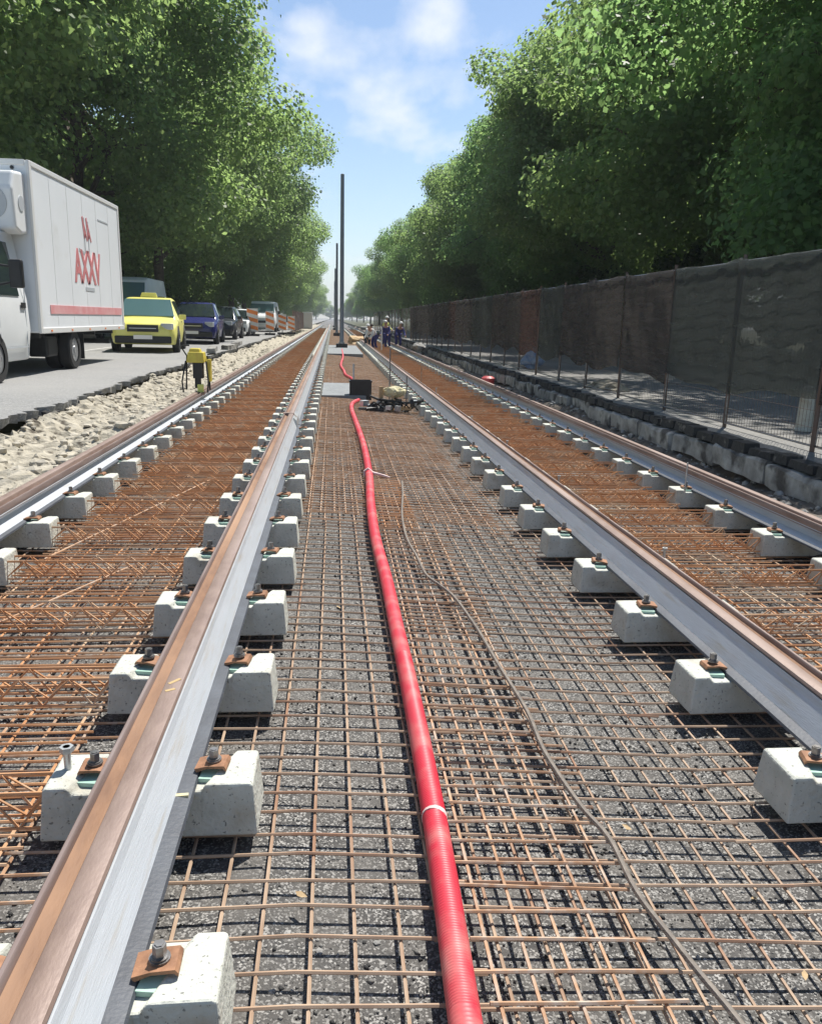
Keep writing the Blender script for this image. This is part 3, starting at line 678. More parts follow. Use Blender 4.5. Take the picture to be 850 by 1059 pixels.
cp = [(.63, 7.2), (.585, 6.6), (.53, 5.9), (.502, 5.2), (.52, 4.75), (.548, 4.4), (.60, 4.2), (.65, 4.0), (.70, 3.6), (.722, 3.2), (.728, 2.75), (.745, 2.45), (.762, 2.15), (.782, 1.98), (.80, 1.75), (.822, 1.58), (.848, 1.47), (.872, 1.35), (.90, 1.1)]
b = MB(); b.path(smooth_path([(x + .010 * math.sin(y * 7) + .006 * math.sin(y * 17), y, gz(x) + .078 + .006 * math.sin(y * 5)) for x, y in cp], .03), .0085, 7)
o = b.build('cable', M['cable'], smooth=True); tag(o, 'thin grey brown cable winding over the rebar right of the red pipe', 'cable')

# ------------------------------------------------------------------ slab, black box, poles
def slab(x0, x1, y0, y1, z1, name, label, m='conc_slab', cat='concrete slab'):
    o = MB().box(((x0 + x1) / 2, (y0 + y1) / 2, z1 - .07), (x1 - x0, y1 - y0, .14)).build(name, M[m]); bevel(o, .008); tag(o, label, cat); return o
slab(-.20, .62, 15.1, 18.1, .115, 'concrete_slab', 'pale flat concrete foundation slab with the black box standing on its corner')
root = empty('cable_box', (.52, 15.15, .0)); tag(root, 'open black box standing at the end of the near red pipe', 'cable box')
b = MB(); 
for (c, d) in (((-.195, .15, .2), (.012, .32, .36)), ((.195, .15, .2), (.012, .32, .36)), ((0, -.01, .2), (.402, .012, .36)), ((0, .31, .2), (.402, .012, .36)), ((0, .15, .03), (.378, .3, .012))): b.box(c, d)
b.build('box_wall', M['black'], root)
b = MB(); b.box((0, -.0165, .37), (.42, .012, .03)); b.box((0, .3165, .37), (.42, .012, .03)); b.box((.2075, .15, .37), (.012, .321, .03)); b.box((-.2075, .15, .37), (.012, .321, .03)); b.build('rim_frame', M['black'], root)
vrod(.47, 18.4, 0, .52, .022, 'stubby grey rod upright behind the black box', head=False, name='short_post')
slab(-.30, 1.22, 33.0, 43.5, .13, 'concrete_slab', 'distant pale concrete foundation slab around the tall grey pole')
def pole(x, y, h, label):
    root = empty('lamp_pole', (x, y, .06)); tag(root, label, 'pole', 'grey steel poles along the middle strip')
    MB().tube((0, 0, .02), (0, 0, h), .105, 20, r2=.085).build('shaft', M['pole'], root, smooth=True)
    b = MB(); b.box((0, 0, .13), (.55, .55, .24)); b.build('footing', M['black'], root)
    b = MB(); hexprism(b, (0, 0), .15, .25, .34, 16); b.build('base_collar', M['galv'], root)
    MB().tube((0, 0, h), (0, 0, h + .03), .09, 16, r2=.03).build('cap', M['black'], root)
pole(.44, 40.2, 7.95, 'tall bare grey steel pole in the centre, the nearest and tallest')
pole(.34, 69.5, 7.4, 'second grey steel pole, standing behind and left of the tall one')
pole(.30, 104, 7.4, 'faint third grey steel pole far behind the other two')
pole(.30, 140, 7.4, 'barely visible farthest grey steel pole at the vanishing point')

M['dryleaf'] = mat('dry leaf', (.48, .36, .20), .8, var=(.36, .24, .12), vscale=20)
b = MB(); q_ = random.Random(12)
for k in range(60):
    x = q_.uniform(-2.0, 3.0); y = 1.0 + 14 * q_.random() ** 1.6; z = gz(x) + q_.choice((.006, .008, .058)); s_ = q_.uniform(.008, .022); a = q_.uniform(0, 6.28)
    M3 = Matrix.Rotation(a, 3, 'Z') @ Matrix.Rotation(q_.uniform(-.5, .5), 3, 'X')
    b.add([M3 @ Vector(v) * s_ + Vector((x, y, z)) for v in ((-1, 0, .1), (-.3, .45, 0), (.5, .35, .15), (1.1, 0, .05), (.4, -.4, .12), (-.4, -.4, 0))], [(0, 1, 2, 3, 4, 5)])
o = b.build('leaf_litter', M['dryleaf'], fix=False); tag(o, 'small dry leaves and scraps caught among the rebar', 'leaf litter', kind='stuff')
# ------------------------------------------------------------------ fastenings heap and tools right of the box
root = empty('tool_heap', (.95, 13.3, 0)); root.scale = (1.15, 1.1, 1.45); tag(root, 'jumble of black tools and hoses with a cream sack beside the black box', 'tools')
b = MB(); rs = random.Random(8)
for k in range(16):
    a = rs.uniform(0, 6.28); c = Vector((rs.uniform(-.32, .32), rs.uniform(-.2, .2), rs.uniform(.04, .16))); d = Vector((math.cos(a), math.sin(a), rs.uniform(-.3, .5))) * rs.uniform(.1, .24)
    b.tube(c - d, c + d, rs.uniform(.012, .03), 7)
b.build('black_tools', M['black'], root)
b = MB()
for k in range(9):
    c = (rs.uniform(-.38, .38), rs.uniform(-.28, .1), rs.uniform(.05, .12)); b.box(c, (rs.uniform(.05, .13), rs.uniform(.04, .08), rs.uniform(.03, .06)), rz=rs.uniform(0, 3))
b.build('steel_pieces', M['galv'], root)
bm = bmesh.new(); bmesh.ops.create_icosphere(bm, subdivisions=3, radius=1)
for v in bm.verts: v.co = Vector((v.co.x * .17, v.co.y * .13, v.co.z * .06)) * (1 + .25 * math.sin(v.co.x * 7 + v.co.y * 5) * .5 + rs.uniform(-.05, .05))
me = bpy.data.meshes.new('sack'); bm.to_mesh(me); bm.free(); me.materials.append(M['cream']); o = bpy.data.objects.new('sack', me); COL.objects.link(o); o.parent = root; o.location = (.05, 0, .24)
b = MB(); b.box((-.14, -.02, .20), (.05, .04, .2), rz=.3); b.box((.02, -.1, .12), (.04, .03, .22)); b.box((.2, -.16, .07), (.16, .05, .04), rz=.2); b.build('wooden_piece', M['wood'], root)
b = MB()
for k in range(6):
    a = k * .9; b.path(smooth_path([(-.35 + .1 * k, -.15, .04), (-.25 + .1 * k, -.22, .14), (-.12 + .1 * k, -.15, .05)], .05), .01, 5)
b.build('hose', M['black'], root)
vrod(.93, 13.3, 0, 1.05, .011, 'tall thin dark rod rising from the tool heap', m='bolt', head=False, name='steel_stake')
vrod(1.20, 13.2, 0, .62, .010, 'shorter thin rod at the right of the tool heap', m='bolt', head=False, name='steel_stake')
vrod(1.98, 18.2, -.03, .5, .014, 'rusty stake leaning between the right rails', m='rust', head=False, name='rusty_stake')

# yellow rail machine on the leftmost rail
root = empty('rail_machine', (-2.0, 12.35, .36)); root.scale = (.86, .86, .95); tag(root, 'small yellow motor machine on dark legs standing over the leftmost rail', 'machine')
b = MB(); b.box((0, .05, .56), (.30, .34, .16), taper=.85); b.box((-.02, .05, .665), (.2, .22, .06), taper=.8); bevel(b.build('engine_cover', M['toolyellow'], root), .015)
b = MB(); b.box((.03, .0, .36), (.16, .2, .24)); b.box((.02, -.02, .18), (.09, .12, .18)); b.build('engine', M['black'], root)
b = MB()
for s in (-1, 1):
    b.path([(s * .17, .1, .58), (s * .19, .12, .40), (s * .20, .1, .05)], .016, 8); b.path([(s * .17, -.05, .5), (s * .22, -.18, .2), (s * .2, -.2, .03)], .014, 8)
b.build('leg_frame', M['black'], root)
b = MB(); b.box((.21, .05, .36), (.055, .16, .34)); b.build('side_guard', M['toolyellow'], root)
b = MB(); b.box((.07, -.08, .085), (.10, .06, .13)); bevel(b.build('foot_clamp', M['hiviz'], root), .008)
b = MB(); b.path(smooth_path([(-.17, .1, .57), (-.25, .05, .72), (-.1, -.1, .74)], .05), .012, 7); b.path(smooth_path([(.17, .1, .6), (.3, .1, .62), (.33, -.1, .62)], .05), .012, 7); b.build('handle', M['black'], root)

# red pot, blue bags
b = MB(); b.tube((0, 0, 0), (0, 0, .2), .13, 16, r2=.15); b.tube((0, 0, .2), (0, 0, .24), .15, 16, r2=.09)
o = b.build('red_bucket', M['redpl'], loc=(3.42, 17.8, .10)); tag(o, 'dull red tub on the slope between the rightmost rail and the kerb', 'bucket')
M['bluebag'] = mat('blue plastic bag', (.12, .28, .55), .5, var=(.45, .55, .68), vscale=9)
def lump(name, loc, sc, m, seed, label, cat):
    bm = bmesh.new(); bmesh.ops.create_icosphere(bm, subdivisions=3, radius=1); r = random.Random(seed); ph = [r.uniform(0, 6) for _ in range(6)]
    for v in bm.verts:
        c = v.co.copy(); k = 1 + .18 * math.sin(c.x * 5 + ph[0]) + .15 * math.sin(c.y * 6 + ph[1]) + .12 * math.sin(c.z * 7 + ph[2]) + r.uniform(-.04, .04)
        v.co = Vector((c.x * sc[0], c.y * sc[1], max(c.z, -.6) * sc[2])) * k
    me = bpy.data.meshes.new(name); bm.to_mesh(me); bm.free(); me.materials.append(m)
    o = bpy.data.objects.new(name, me); COL.objects.link(o); o.location = loc; tag(o, label, cat); return o
lump('plastic_bag', (4.75, 19.3, .62), (.25, .3, .25), M['bluebag'], 3, 'crumpled blue and white plastic bag behind the fence foot', 'bag')
lump('dirt_heap', (4.7, 13.6, .47), (.30, .6, .10), M['soil'], 4, 'low heap of pale brown earth behind the fence', 'heap')
lump('grey_boulder', (3.6, 33, .3), (.4, .7, .35), M['conc_old'], 5, 'grey rubble lump beside the workers at the fence', 'rubble')
lump('sand_heap', (1.7, 52, .05), (.7, 2.2, .4), M['wood'], 6, 'distant sandy heap in the right track in front of the workers', 'heap')
# bollard behind fence
b = MB()
prf = [(.0, .10), (.02, .10), (.03, .085), (.42, .075), (.46, .055), (.48, .02)]
for (z0, r0), (z1, r1) in zip(prf, prf[1:]): b.tube((0, 0, z0 + .001), (0, 0, z1 + .001), r0, 16, r2=r1, caps=False)
o = b.build('bollard', M['conc'], loc=(5.0, 8.15, .455), smooth=True); tag(o, 'short pale concrete bollard on the pavement behind the fence', 'bollard')

# ------------------------------------------------------------------ fence
PL = 1.68
def net_mesh(seed, L_):
    r = random.Random(seed); nx, nz = 26, 16; vs = []; H0 = .42 + r.uniform(-.03, .03)
    amp = [r.uniform(0, .022) for _ in range(5)]; ph = [r.uniform(0, 6) for _ in range(5)]
    for j in range(nz + 1):
        for i in range(nx + 1):
            u = i / nx; v = j / nz; y = u * L_
            bot = H0 + .035 * math.sin(u * 7 + ph[0]) + .05 * math.sin(u * 3.1 + ph[1]) * r.uniform(.9, 1.1)
            top = 1.76 + .012 * math.sin(u * 9 + ph[2]) - .03 * math.sin(u * PI)
            z = bot + (top - bot) * v
            x = -.03 + .006 * math.sin(u * 17 + ph[3] + v * 2) + .3 * amp[0] * math.sin(u * 31 + ph[4]) + .012 * math.sin(v * 3 + u * 2)
            vs.append((x, y, z))
    n = nx + 1
    return MB().add(vs, [(j * n + i, j * n + i + 1, (j + 1) * n + i + 1, (j + 1) * n + i) for j in range(nz) for i in range(nx)])
M['postmat'] = mat('dark post steel', (.10, .085, .075), .6, metal=.3, var=(.16, .10, .07), vscale=4)
pst = MB().tube((0, 0, 0), (0, 0, 1.80), .022, 8)
wires = MB()
for i in range(1, 31): wires.tube((0, i * PL / 31, .06), (0, i * PL / 31, 1.72), .0018, 4, caps=False)
for i in range(12): wires.tube((-.004, .02, .06 + i * .15), (-.004, PL - .02, .06 + i * .15), .0022, 4, caps=False)
frame = MB().tube((0, 0, .05), (0, PL, .05), .011, 6).tube((0, 0, 1.73), (0, PL, 1.73), .012, 6).tube((0, .012, .04), (0, .012, 1.74), .010, 6).tube((0, PL - .012, .04), (0, PL - .012, 1.74), .010, 6)
pm = {}
for k in range(25):
    y = 3.38 + PL * k
    root = empty('fence_panel', (4.25 + .012 * math.sin(k * 2.1), y, .45)); root.rotation_euler = (0, rnd.uniform(-.01, .035), rnd.uniform(-.006, .006))
    if k == 0:
        pm['post'] = pst.build('post', M['postmat'], root, smooth=True); pm['wire'] = wires.build('wire_mesh', M['postmat'], root, fix=False); pm['frame'] = frame.build('rail_frame', M['bolt'], root)
    else:
        for q in ('post', 'wire', 'frame'): c = pm[q].copy(); COL.objects.link(c); c.parent = root
    col = 'net_brown' if k in (8, 15) else ('net_green' if k in (2, 3, 7, 11, 12) else 'net_grey')
    n_ = net_mesh(k, PL - .015).build('shade_net', M[col], root, smooth=True, fix=False)
    so_ = n_.modifiers.new('thick', 'SOLIDIFY'); so_.thickness = .002
    word = {'net_brown': 'reddish brown', 'net_green': 'dark green', 'net_grey': 'dark grey'}[col]
    tag(root, '%s fence panel from the camera with %s shade netting' % (ordinal(k + 1), word), 'fence panel', 'netted fence panels along the right side')
# stray clothes pegs / knots are left out; distant fence continues lower, greyer
for k in range(14):
    root = empty('far_fence_panel', (4.3, 45.4 + 3 * k, .45))
    b = MB(); b.tube((0, 0, 0), (0, 0, 1.7), .03, 6); b.build('post', M['rust_grey'], root)
    c = net_mesh(60 + k, 2.98).build('shade_net', M['net_green'], root, fix=False)
    tag(root, 'distant dark fence panel behind the workers', 'fence panel', 'distant fence panels behind the workers')

# ------------------------------------------------------------------ barriers, left fence
def striped(b, w_, h, y, n, slope):
    """diagonal stripes clipped to the board, built as strips proud of it"""
    st = h / n
    for k in range(-1, n + 1, 2):
        z0 = k * st; poly = [(-w_ / 2, z0), (w_ / 2, z0 + slope), (w_ / 2, z0 + slope + st), (-w_ / 2, z0 + st)]
        poly = [(x, min(max(z, 0), h)) for x, z in poly]
        if abs(poly[0][1] - poly[3][1]) < 1e-4 and abs(poly[1][1] - poly[2][1]) < 1e-4: continue
        b.prism(poly, y - .004, y)
def barrier(x, y, w_, h, label, rz=0):
    root = empty('traffic_barrier', (x, y, ROAD), rz); tag(root, label, 'barrier', 'orange and white striped roadwork boards')
    bevel(MB().box((0, 0, .25 + h / 2), (w_, .04, h)).build('board', M['wsheet'], root), .004)
    b = MB(); striped(b, w_ - .02, h - .02, -.0225, 6, -.16); o = b.build('stripes', M['orange'], root); o.location = (0, 0, .26)
    MB().box((0, 0, .06), (w_ * 1.2, .4, .12)).build('base', M['tyre'], root)
    MB().box((0, 0, .185), (.05, .03, .13)).build('stem', M['bolt'], root)
barrier(-4.45, 46.9, .62, 1.25, 'leftmost tall orange and white striped board beside the queue of cars')
barrier(-3.75, 50.4, .50, 1.15, 'middle tall orange and white striped board in front of the white roof van')
barrier(-3.2, 53.5, .50, 1.0, 'third orange and white striped board, shorter than the two left of it')
barrier(-2.7, 54.9, .46, .9, 'rightmost and lowest orange striped board beside the rusty site fence')
root = empty('site_fence', (-2.75, 58, .42)); tag(root, 'rusty grey mesh site fence standing behind the orange boards', 'fence')
for k in range(8): MB().tube((0, k * 3, 0), (0, k * 3, 1.6), .03, 6).build('post', M['rust_grey'], root)
MB().prism([(-.01, .1), (.01, .1), (.01, 1.5), (-.01, 1.5)], 0, 21).build('netting', M['net_brown'], root)
root = empty('site_cabinet', (-2.5, 83, .42)); tag(root, 'white cabinet at the end of the rusty site fence', 'cabinet')
bevel(MB().box((0, 0, .85), (1.0, 1.2, 1.5)).build('housing', M['white'], root), .02); MB().box((0, 0, .05), (.9, 1.1, .1)).build('plinth', M['conc_old'], root); MB().box((0, -.61, .85), (.8, .02, 1.3)).build('door', M['trim'], root)

# ------------------------------------------------------------------ vehicles
def wheel(root, x, y, z, r, w_=.2, side=1):
    wb = MB(); n = 28
    prof = [(-w_ / 2, r * .62), (-w_ / 2, r * .93), (-w_ * .36, r), (w_ * .36, r), (w_ / 2, r * .93), (w_ / 2, r * .62)]
    vs = []
    for k in range(n):
        a = 2 * PI * k / n
        vs += [(px, pr * math.cos(a), pr * math.sin(a)) for px, pr in prof]
    m = len(prof)
    wb.add(vs, [(k * m + j, k * m + j + 1, ((k + 1) % n) * m + j + 1, ((k + 1) % n) * m + j) for k in range(n) for j in range(m - 1)])
    wo = empty('wheel', (x, y, z)); wo.parent = root
    wb.build('tyre', M['tyre'], wo, smooth=True)
    rb = MB(); rb.tube((-side * w_ * .3, 0, 0), (side * w_ * .42, 0, 0), r * .62, 24); rb.tube((side * w_ * .42, 0, 0), (side * w_ * .5, 0, 0), r * .2, 12)
    for k in range(5):
        a = 2 * PI * k / 5; rb.box((side * w_ * .44, r * .38 * math.cos(a), r * .38 * math.sin(a)), (.012, .04, .04))
    rb.build('rim', M['rim'], wo, smooth=True)
def loft(stations, name, m, root, sm=True):
    b = MB(); n = len(stations[0])
    vs = [p for s in stations for p in s]
    fs = [(i * n + k, i * n + (k + 1) % n, (i + 1) * n + (k + 1) % n, (i + 1) * n + k) for i in range(len(stations) - 1) for k in range(n)]
    fs += [tuple(range(n)), tuple(range(len(vs) - 1, len(vs) - n - 1, -1))]
    b.add(vs, fs); return b.build(name, m, root, smooth=False)
def ring(y, w_, zl, zm, zt, wt, top=None):
    return [(-w_ * .94, y, zl), (-w_, y, (zl + zm) / 2), (-w_ * .98, y, zm), (-wt, y, zt), (-wt * .5, y, zt + .02), (wt * .5, y, zt + .02), (wt, y, zt), (w_ * .98, y, zm), (w_, y, (zl + zm) / 2), (w_ * .94, y, zl)]
def panel(b, quad, off):
    q = [Vector(p) for p in quad]; n = (q[1] - q[0]).cross(q[3] - q[0]).normalized() * off
    b.add([p + n for p in q] + [p + n * .2 for p in q], [(0, 1, 2, 3), (0, 4, 5, 1), (1, 5, 6, 2), (2, 6, 7, 3), (3, 7, 4, 0)])
def car(x, y, paint, label, L_=4.3, W=1.8, H=1.6, taxi=False, name='parked_car', dark=False, group='cars queuing on the road', rz=0):
    root = empty(name, (x, y, ROAD), R(rz)); tag(root, label, 'taxi' if taxi else 'car', group)
    hw = W / 2; hd = H * .60
    st = [ring(0, hw * .82, .30, .55, .62, hw * .74), ring(.12, hw * .95, .24, .66, .80, hw * .82), ring(.5, hw, .22, .78, hd - .08, hw * .86), ring(1.15, hw, .22, .86, hd, hw * .88),
          ring(1.85, hw, .22, .90, H - .03, hw * .70), ring(2.5, hw, .22, .91, H, hw * .72), ring(3.4, hw, .22, .93, H - .03, hw * .71), ring(L_ - .22, hw * .98, .26, .93, H * .80, hw * .74), ring(L_, hw * .90, .34, .80, .86, hw * .78)]
    o = loft(st, 'body', M[paint], root); bevel(o, .07, 4, 12)
    for p in o.data.polygons: p.use_smooth = True
    # windscreen between stations 3 and 4
    a, c = st[3], st[4]
    def lerp(p, q, t): return tuple(p[i] + (q[i] - p[i]) * t for i in range(3))
    b = MB(); panel(b, [lerp(a[3], c[3], .12), lerp(a[6], c[6], .12), lerp(a[6], c[6], .93), lerp(a[3], c[3], .93)], .03); b.build('windscreen', M['glass' if dark else 'glass_light'], root)
    for s in (1, -1):
        b = MB()
        for (u, v, t0, t1) in ((4, 5, .02, .9), (5, 6, .1, .93), (6, 7, .08, .75)):
            lo0 = list(st[u][2]); lo1 = list(st[v][2]); hi0 = st[u][3]; hi1 = st[v][3]
            q = [lerp(lerp(lo0, hi0, .08), lerp(lo1, hi1, .08), t0), lerp(lerp(lo0, hi0, .08), lerp(lo1, hi1, .08), t1), lerp(lerp(lo0, hi0, .88), lerp(lo1, hi1, .88), t1), lerp(lerp(lo0, hi0, .88), lerp(lo1, hi1, .88), t0)]
            if s > 0: q = [(-p[0], p[1], p[2]) for p in q]; q = q
            else: q = [q[1], q[0], q[3], q[2]]
            panel(b, q, .012)
        # front quarter: triangular light between windscreen and door
        b.build('side_window', M['glass'], root)
        hb = MB(); hb.box((s * hw * .72, .085, .74), (hw * .38, .12, .17), rz=-s * .35); bevel(hb.build('headlight', M['chrome'], root), .02)
        mb = MB(); mb.box((s * (hw + .09), 1.42, 1.0), (.2, .09, .14)); bevel(mb.build('wing_mirror', M[paint], root), .02)
        for yy in (.82, L_ - .78):
            ab = MB(); ab.tube((s * (hw - .12), yy, .36), (s * (hw + .012), yy, .36), .39, 24); ab.build('wheel_arch', M['black'], root)
            wheel(root, s * (hw - .07), yy, .325, .325, .2, s)
        MB().box((s * (hw + .006), 2.3, .86), (.012, .16, .03)).build('door_handle', M['black'], root)
    MB().box((0, .005, .68), (W * .46, .09, .19)).build('grille', M['black'], root); MB().box((0, -.045, .68), (W * .40, .012, .02)).build('grille_bar', M['chrome'], root)
    bevel(MB().box((0, .035, .37), (W * .84, .16, .20)).build('bumper', M['black'], root), .03)
    MB().box((0, -.06, .44), (.50, .02, .11)).build('number_plate', M['wsheet'], root)
    if taxi:
        bevel(MB().box((0, 2.15, H + .075), (.5, .16, .13), taper=.8).build('roof_sign', M['yellow'], root), .015)
        MB().box((0, 2.15, H + .02), (.9, .05, .03)).build('roof_rail', M['black'], root)
    return root
car(-5.25, 23.6, 'yellow', 'yellow taxi with a black grille driving behind the white box truck', H=1.55, taxi=True, name='taxi', group=None, rz=6.5)
car(-5.22, 31.4, 'blue', 'dark blue car with chrome headlights right behind the yellow taxi', H=1.55, dark=True, rz=3)
car(-5.35, 38.2, 'darkcar', 'dark grey car in the queue behind the blue car', H=1.5, dark=True)
car(-5.45, 45.5, 'white', 'white car at the end of the queue behind the dark car', H=1.45, dark=True)
car(-8.6, 40.5, 'darkcar', 'dark car in the far lane partly hidden by the truck and taxi', H=1.45, dark=True)
def van(x, y, label, W=2.0, H=2.35, L_=5.4):
    root = empty('white_van', (x, y, ROAD)); tag(root, label, 'van', 'white vans on the road')
    hw = W / 2
    st = [ring(0, hw * .86, .35, .8, .95, hw * .78), ring(.2, hw * .97, .28, .9, 1.15, hw * .85), ring(.85, hw, .28, 1.05, 1.32, hw * .88), ring(1.7, hw, .28, 1.1, H - .12, hw * .76), ring(2.2, hw, .28, 1.1, H, hw * .80), ring(L_ - .1, hw, .28, 1.1, H, hw * .80), ring(L_, hw * .97, .35, 1.1, H - .1, hw * .76)]
    o = loft(st, 'body', M['white'], root); bevel(o, .04, 2, 20)
    for p in o.data.polygons: p.use_smooth = True
    a, c = st[2], st[3]
    def lerp(p, q, t): return tuple(p[i] + (q[i] - p[i]) * t for i in range(3))
    b = MB(); panel(b, [lerp(a[3], c[3], .08), lerp(a[6], c[6], .08), lerp(a[6], c[6], .9), lerp(a[3], c[3], .9)], .03); b.build('windscreen', M['glass_light'], root)
    for s in (1, -1):
        b = MB(); b.box((s * (hw * .915), 2.15, 1.55), (.03, .8, .52)); o = b.build('side_window', M['glass'], root)
        MB().box((s * hw * .68, .06, .85), (.36, .1, .2)).build('headlight', M['chrome'], root)
        bevel(MB().box((s * (hw + .12), 1.55, 1.35), (.16, .1, .3)).build('wing_mirror', M['black'], root), .02)
        for yy in (.95, L_ - 1.1): wheel(root, s * (hw - .08), yy, .34, .34, .2, s)
    MB().box((0, -.01, .72), (W * .5, .06, .16)).build('grille', M['black'], root)
    MB().box((0, -.03, .45), (.5, .06, .12)).build('number_plate', M['wsheet'], root)
van(-8.3, 33, 'white panel van in the far lane seen just behind the box truck', H=2.5)
van(-5.1, 60, 'white van with a high white roof behind the orange striped boards', H=2.15, W=2.1)

# box truck
TX = -4.92
root = empty('box_truck', (TX - 1.1, 11.5, ROAD)); tag(root, 'white refrigerated box truck with a faded red logo at the left edge', 'truck')
hb = 1.1; y0 = 14.56 - 11.5; y1 = 20.2 - 11.5; z0 = .71; z1 = 3.45
bevel(MB().box((0, (y0 + y1) / 2, (z0 + z1) / 2), (2.2, y1 - y0, z1 - z0)).build('cargo_box', M['panel'], root), .03)
b = MB()
for s in (-1, 1):
    for yy in (y0 + .05, y1 - .05): b.box((s * 1.088, yy, (z0 + z1) / 2), (.05, .12, z1 - z0 + .012))
    b.box((s * 1.088, (y0 + y1) / 2, z1 - .035), (.056, y1 - y0 - .121, .09)); b.box((s * 1.088, (y0 + y1) / 2, z0 + .04), (.056, y1 - y0 - .121, .10))
b.box((0, y0 - .004, z1 - .035), (2.1, .03, .09))
bevel(b.build('corner_trim', M['trim'], root), .012)
for s in (1,):
    MB().box((1.104, y0 + 3.0, z0 + .40), (.014, 4.9, .15)).build('red_stripe', M['logo_pale'], root)
def text_mesh(txt, size, name, m, parent, loc, sx=1.0, ex=.004):
    cu = bpy.data.curves.new(name, 'FONT'); cu.body = txt; cu.size = size; cu.extrude = ex; cu.align_x = 'CENTER'; cu.align_y = 'CENTER'; cu.space_character = .92; cu.offset = size * .032
    t = bpy.data.objects.new(name, cu); COL.objects.link(t)
    dg = bpy.context.evaluated_depsgraph_get(); me = bpy.data.meshes.new_from_object(t.evaluated_get(dg)); bpy.data.objects.remove(t)
    me.materials.clear(); me.materials.append(m)
    o = bpy.data.objects.new(name, me); COL.objects.link(o); o.parent = parent; o.location = loc; o.rotation_euler = (R(90), 0, R(90)); o.scale = (sx, 1, 1); return o
# faces +x; text reads towards +y
LY = y0 + 2.99
b = MB()
def stroke(b, pts, t):
    for (a, c) in zip(pts, pts[1:]):
        a = Vector((0, *a)); c = Vector((0, *c)); d = (c - a).normalized(); n_ = Vector((0, -d.z, d.y)) * t / 2
        b.add([a - n_, c - n_, c + n_, a + n_, *(p + Vector((.006, 0, 0)) for p in (a - n_, c - n_, c + n_, a + n_))], [(0, 1, 2, 3), (4, 5, 6, 7), (0, 1, 5, 4), (1, 2, 6, 5), (2, 3, 7, 6), (3, 0, 4, 7)])
text_mesh('AXXV', .86, 'logo_lettering', M['logo'], root, (1.103, LY, z0 + 1.21), sx=.80)
stroke(b, [(LY - .10, z0 + 1.58), (LY - .10, z0 + 2.25)], .03); stroke(b, [(LY + .16, z0 + 1.58), (LY + .16, z0 + 2.2)], .03)
b2 = MB()
for c in (LY - .10, LY + .16):
    stroke(b2, [(c - .10, z0 + 2.42), (c, z0 + 2.02)], .075); stroke(b2, [(c, z0 + 2.02), (c + .05, z0 + 2.2)], .05); stroke(b2, [(c - .03, z0 + 2.3), (c + .17, z0 + 1.98)], .05)
o = b.build('logo_mast', M['greyprint'], root); o.location = (1.101, 0, -.06)
o = b2.build('logo_emblem', M['logo'], root); o.location = (1.102, 0, -.22)
b3 = MB(); stroke(b3, [(LY - .52, z0 + 1.72), (LY - .16, z0 + 1.66)], .045); stroke(b3, [(LY - .24, z0 + .98), (LY + .36, z0 + .98)], .07); stroke(b3, [(LY + .9, z0 + 2.42), (LY + 1.7, z0 + 2.42)], .03)
o = b3.build('small_print', M['greyprint'], root); o.location = (1.101, 0, -.16)
b = MB()
for k in range(1, 6): b.box((1.1012, y0 + k * (y1 - y0) / 6, (z0 + z1) / 2), (.004, .006, z1 - z0 - .24))
b.build('panel_seams', M['trim'], root)
for k in range(5): MB().box((1.119, y0 + .5 + k * 1.15, z0 + .035), (.012, .07, .03)).build('marker_light', M['orange'], root)
for k in range(2): MB().tube((.85 - 1.7 * k, y0 - .025, z1 - .12), (.85 - 1.7 * k, y0 - .012, z1 - .12), .03, 10).build('roof_lamp', M['black'], root)
# chassis, wheels
b = MB(); b.box((.42, 4.4, .60), (.10, 8.2, .18)); b.box((-.42, 4.4, .60), (.10, 8.2, .18)); b.box((0, 5.0, .42), (.9, .12, .12)); b.box((.0, 7.9, .45), (1.9, .1, .1))
for yy in (3.3, 5.2, 6.6, 8.0): b.box((0, yy, .66), (2.0, .08, .08))
b.build('chassis', M['black'], root)
bevel(MB().box((.78, 4.05, .45), (.35, .55, .35)).build('fuel_tank', M['black'], root), .04)
for s in (1, -1):
    for xx in (.96, .70): wheel(root, s * xx, 4.98, .37, .37, .22, s)
    wheel(root, s * .96, 1.25, .37, .37, .24, s)
    MB().prism([(4.5, .80), (4.62, .86), (5.34, .86), (5.46, .80), (5.46, .78), (4.5, .78)], s * .82, s * 1.05, axis='x').build('mudguard', M['black'], root)
    MB().box((s * .95, 5.5, .42), (.26, .02, .5)).build('mud_flap', M['black'], root)
# cab
def cring(y, zl, zm, zt, wt, w_=1.0): return ring(y, w_, zl, zm, zt, wt)
cst = [cring(0, .35, .8, .98, .80, .88), cring(.15, .30, .95, 1.12, .86, .97), cring(.75, .28, 1.12, 1.32, .88, 1.0), cring(1.55, .28, 1.25, 2.20, .80, 1.0), cring(1.8, .28, 1.25, 2.30, .82), cring(2.85, .28, 1.25, 2.30, .82), cring(2.93, .32, 1.25, 2.26, .80, .98)]
o = loft(cst, 'cab', M['white'], root); bevel(o, .035, 2, 20)
for p in o.data.polygons: p.use_smooth = True
def lerp3(p, q, t): return tuple(p[i] + (q[i] - p[i]) * t for i in range(3))
b = MB(); panel(b, [lerp3(cst[2][3], cst[3][3], .06), lerp3(cst[2][6], cst[3][6], .06), lerp3(cst[2][6], cst[3][6], .92), lerp3(cst[2][3], cst[3][3], .92)], .02); b.build('windscreen', M['glass'], root)
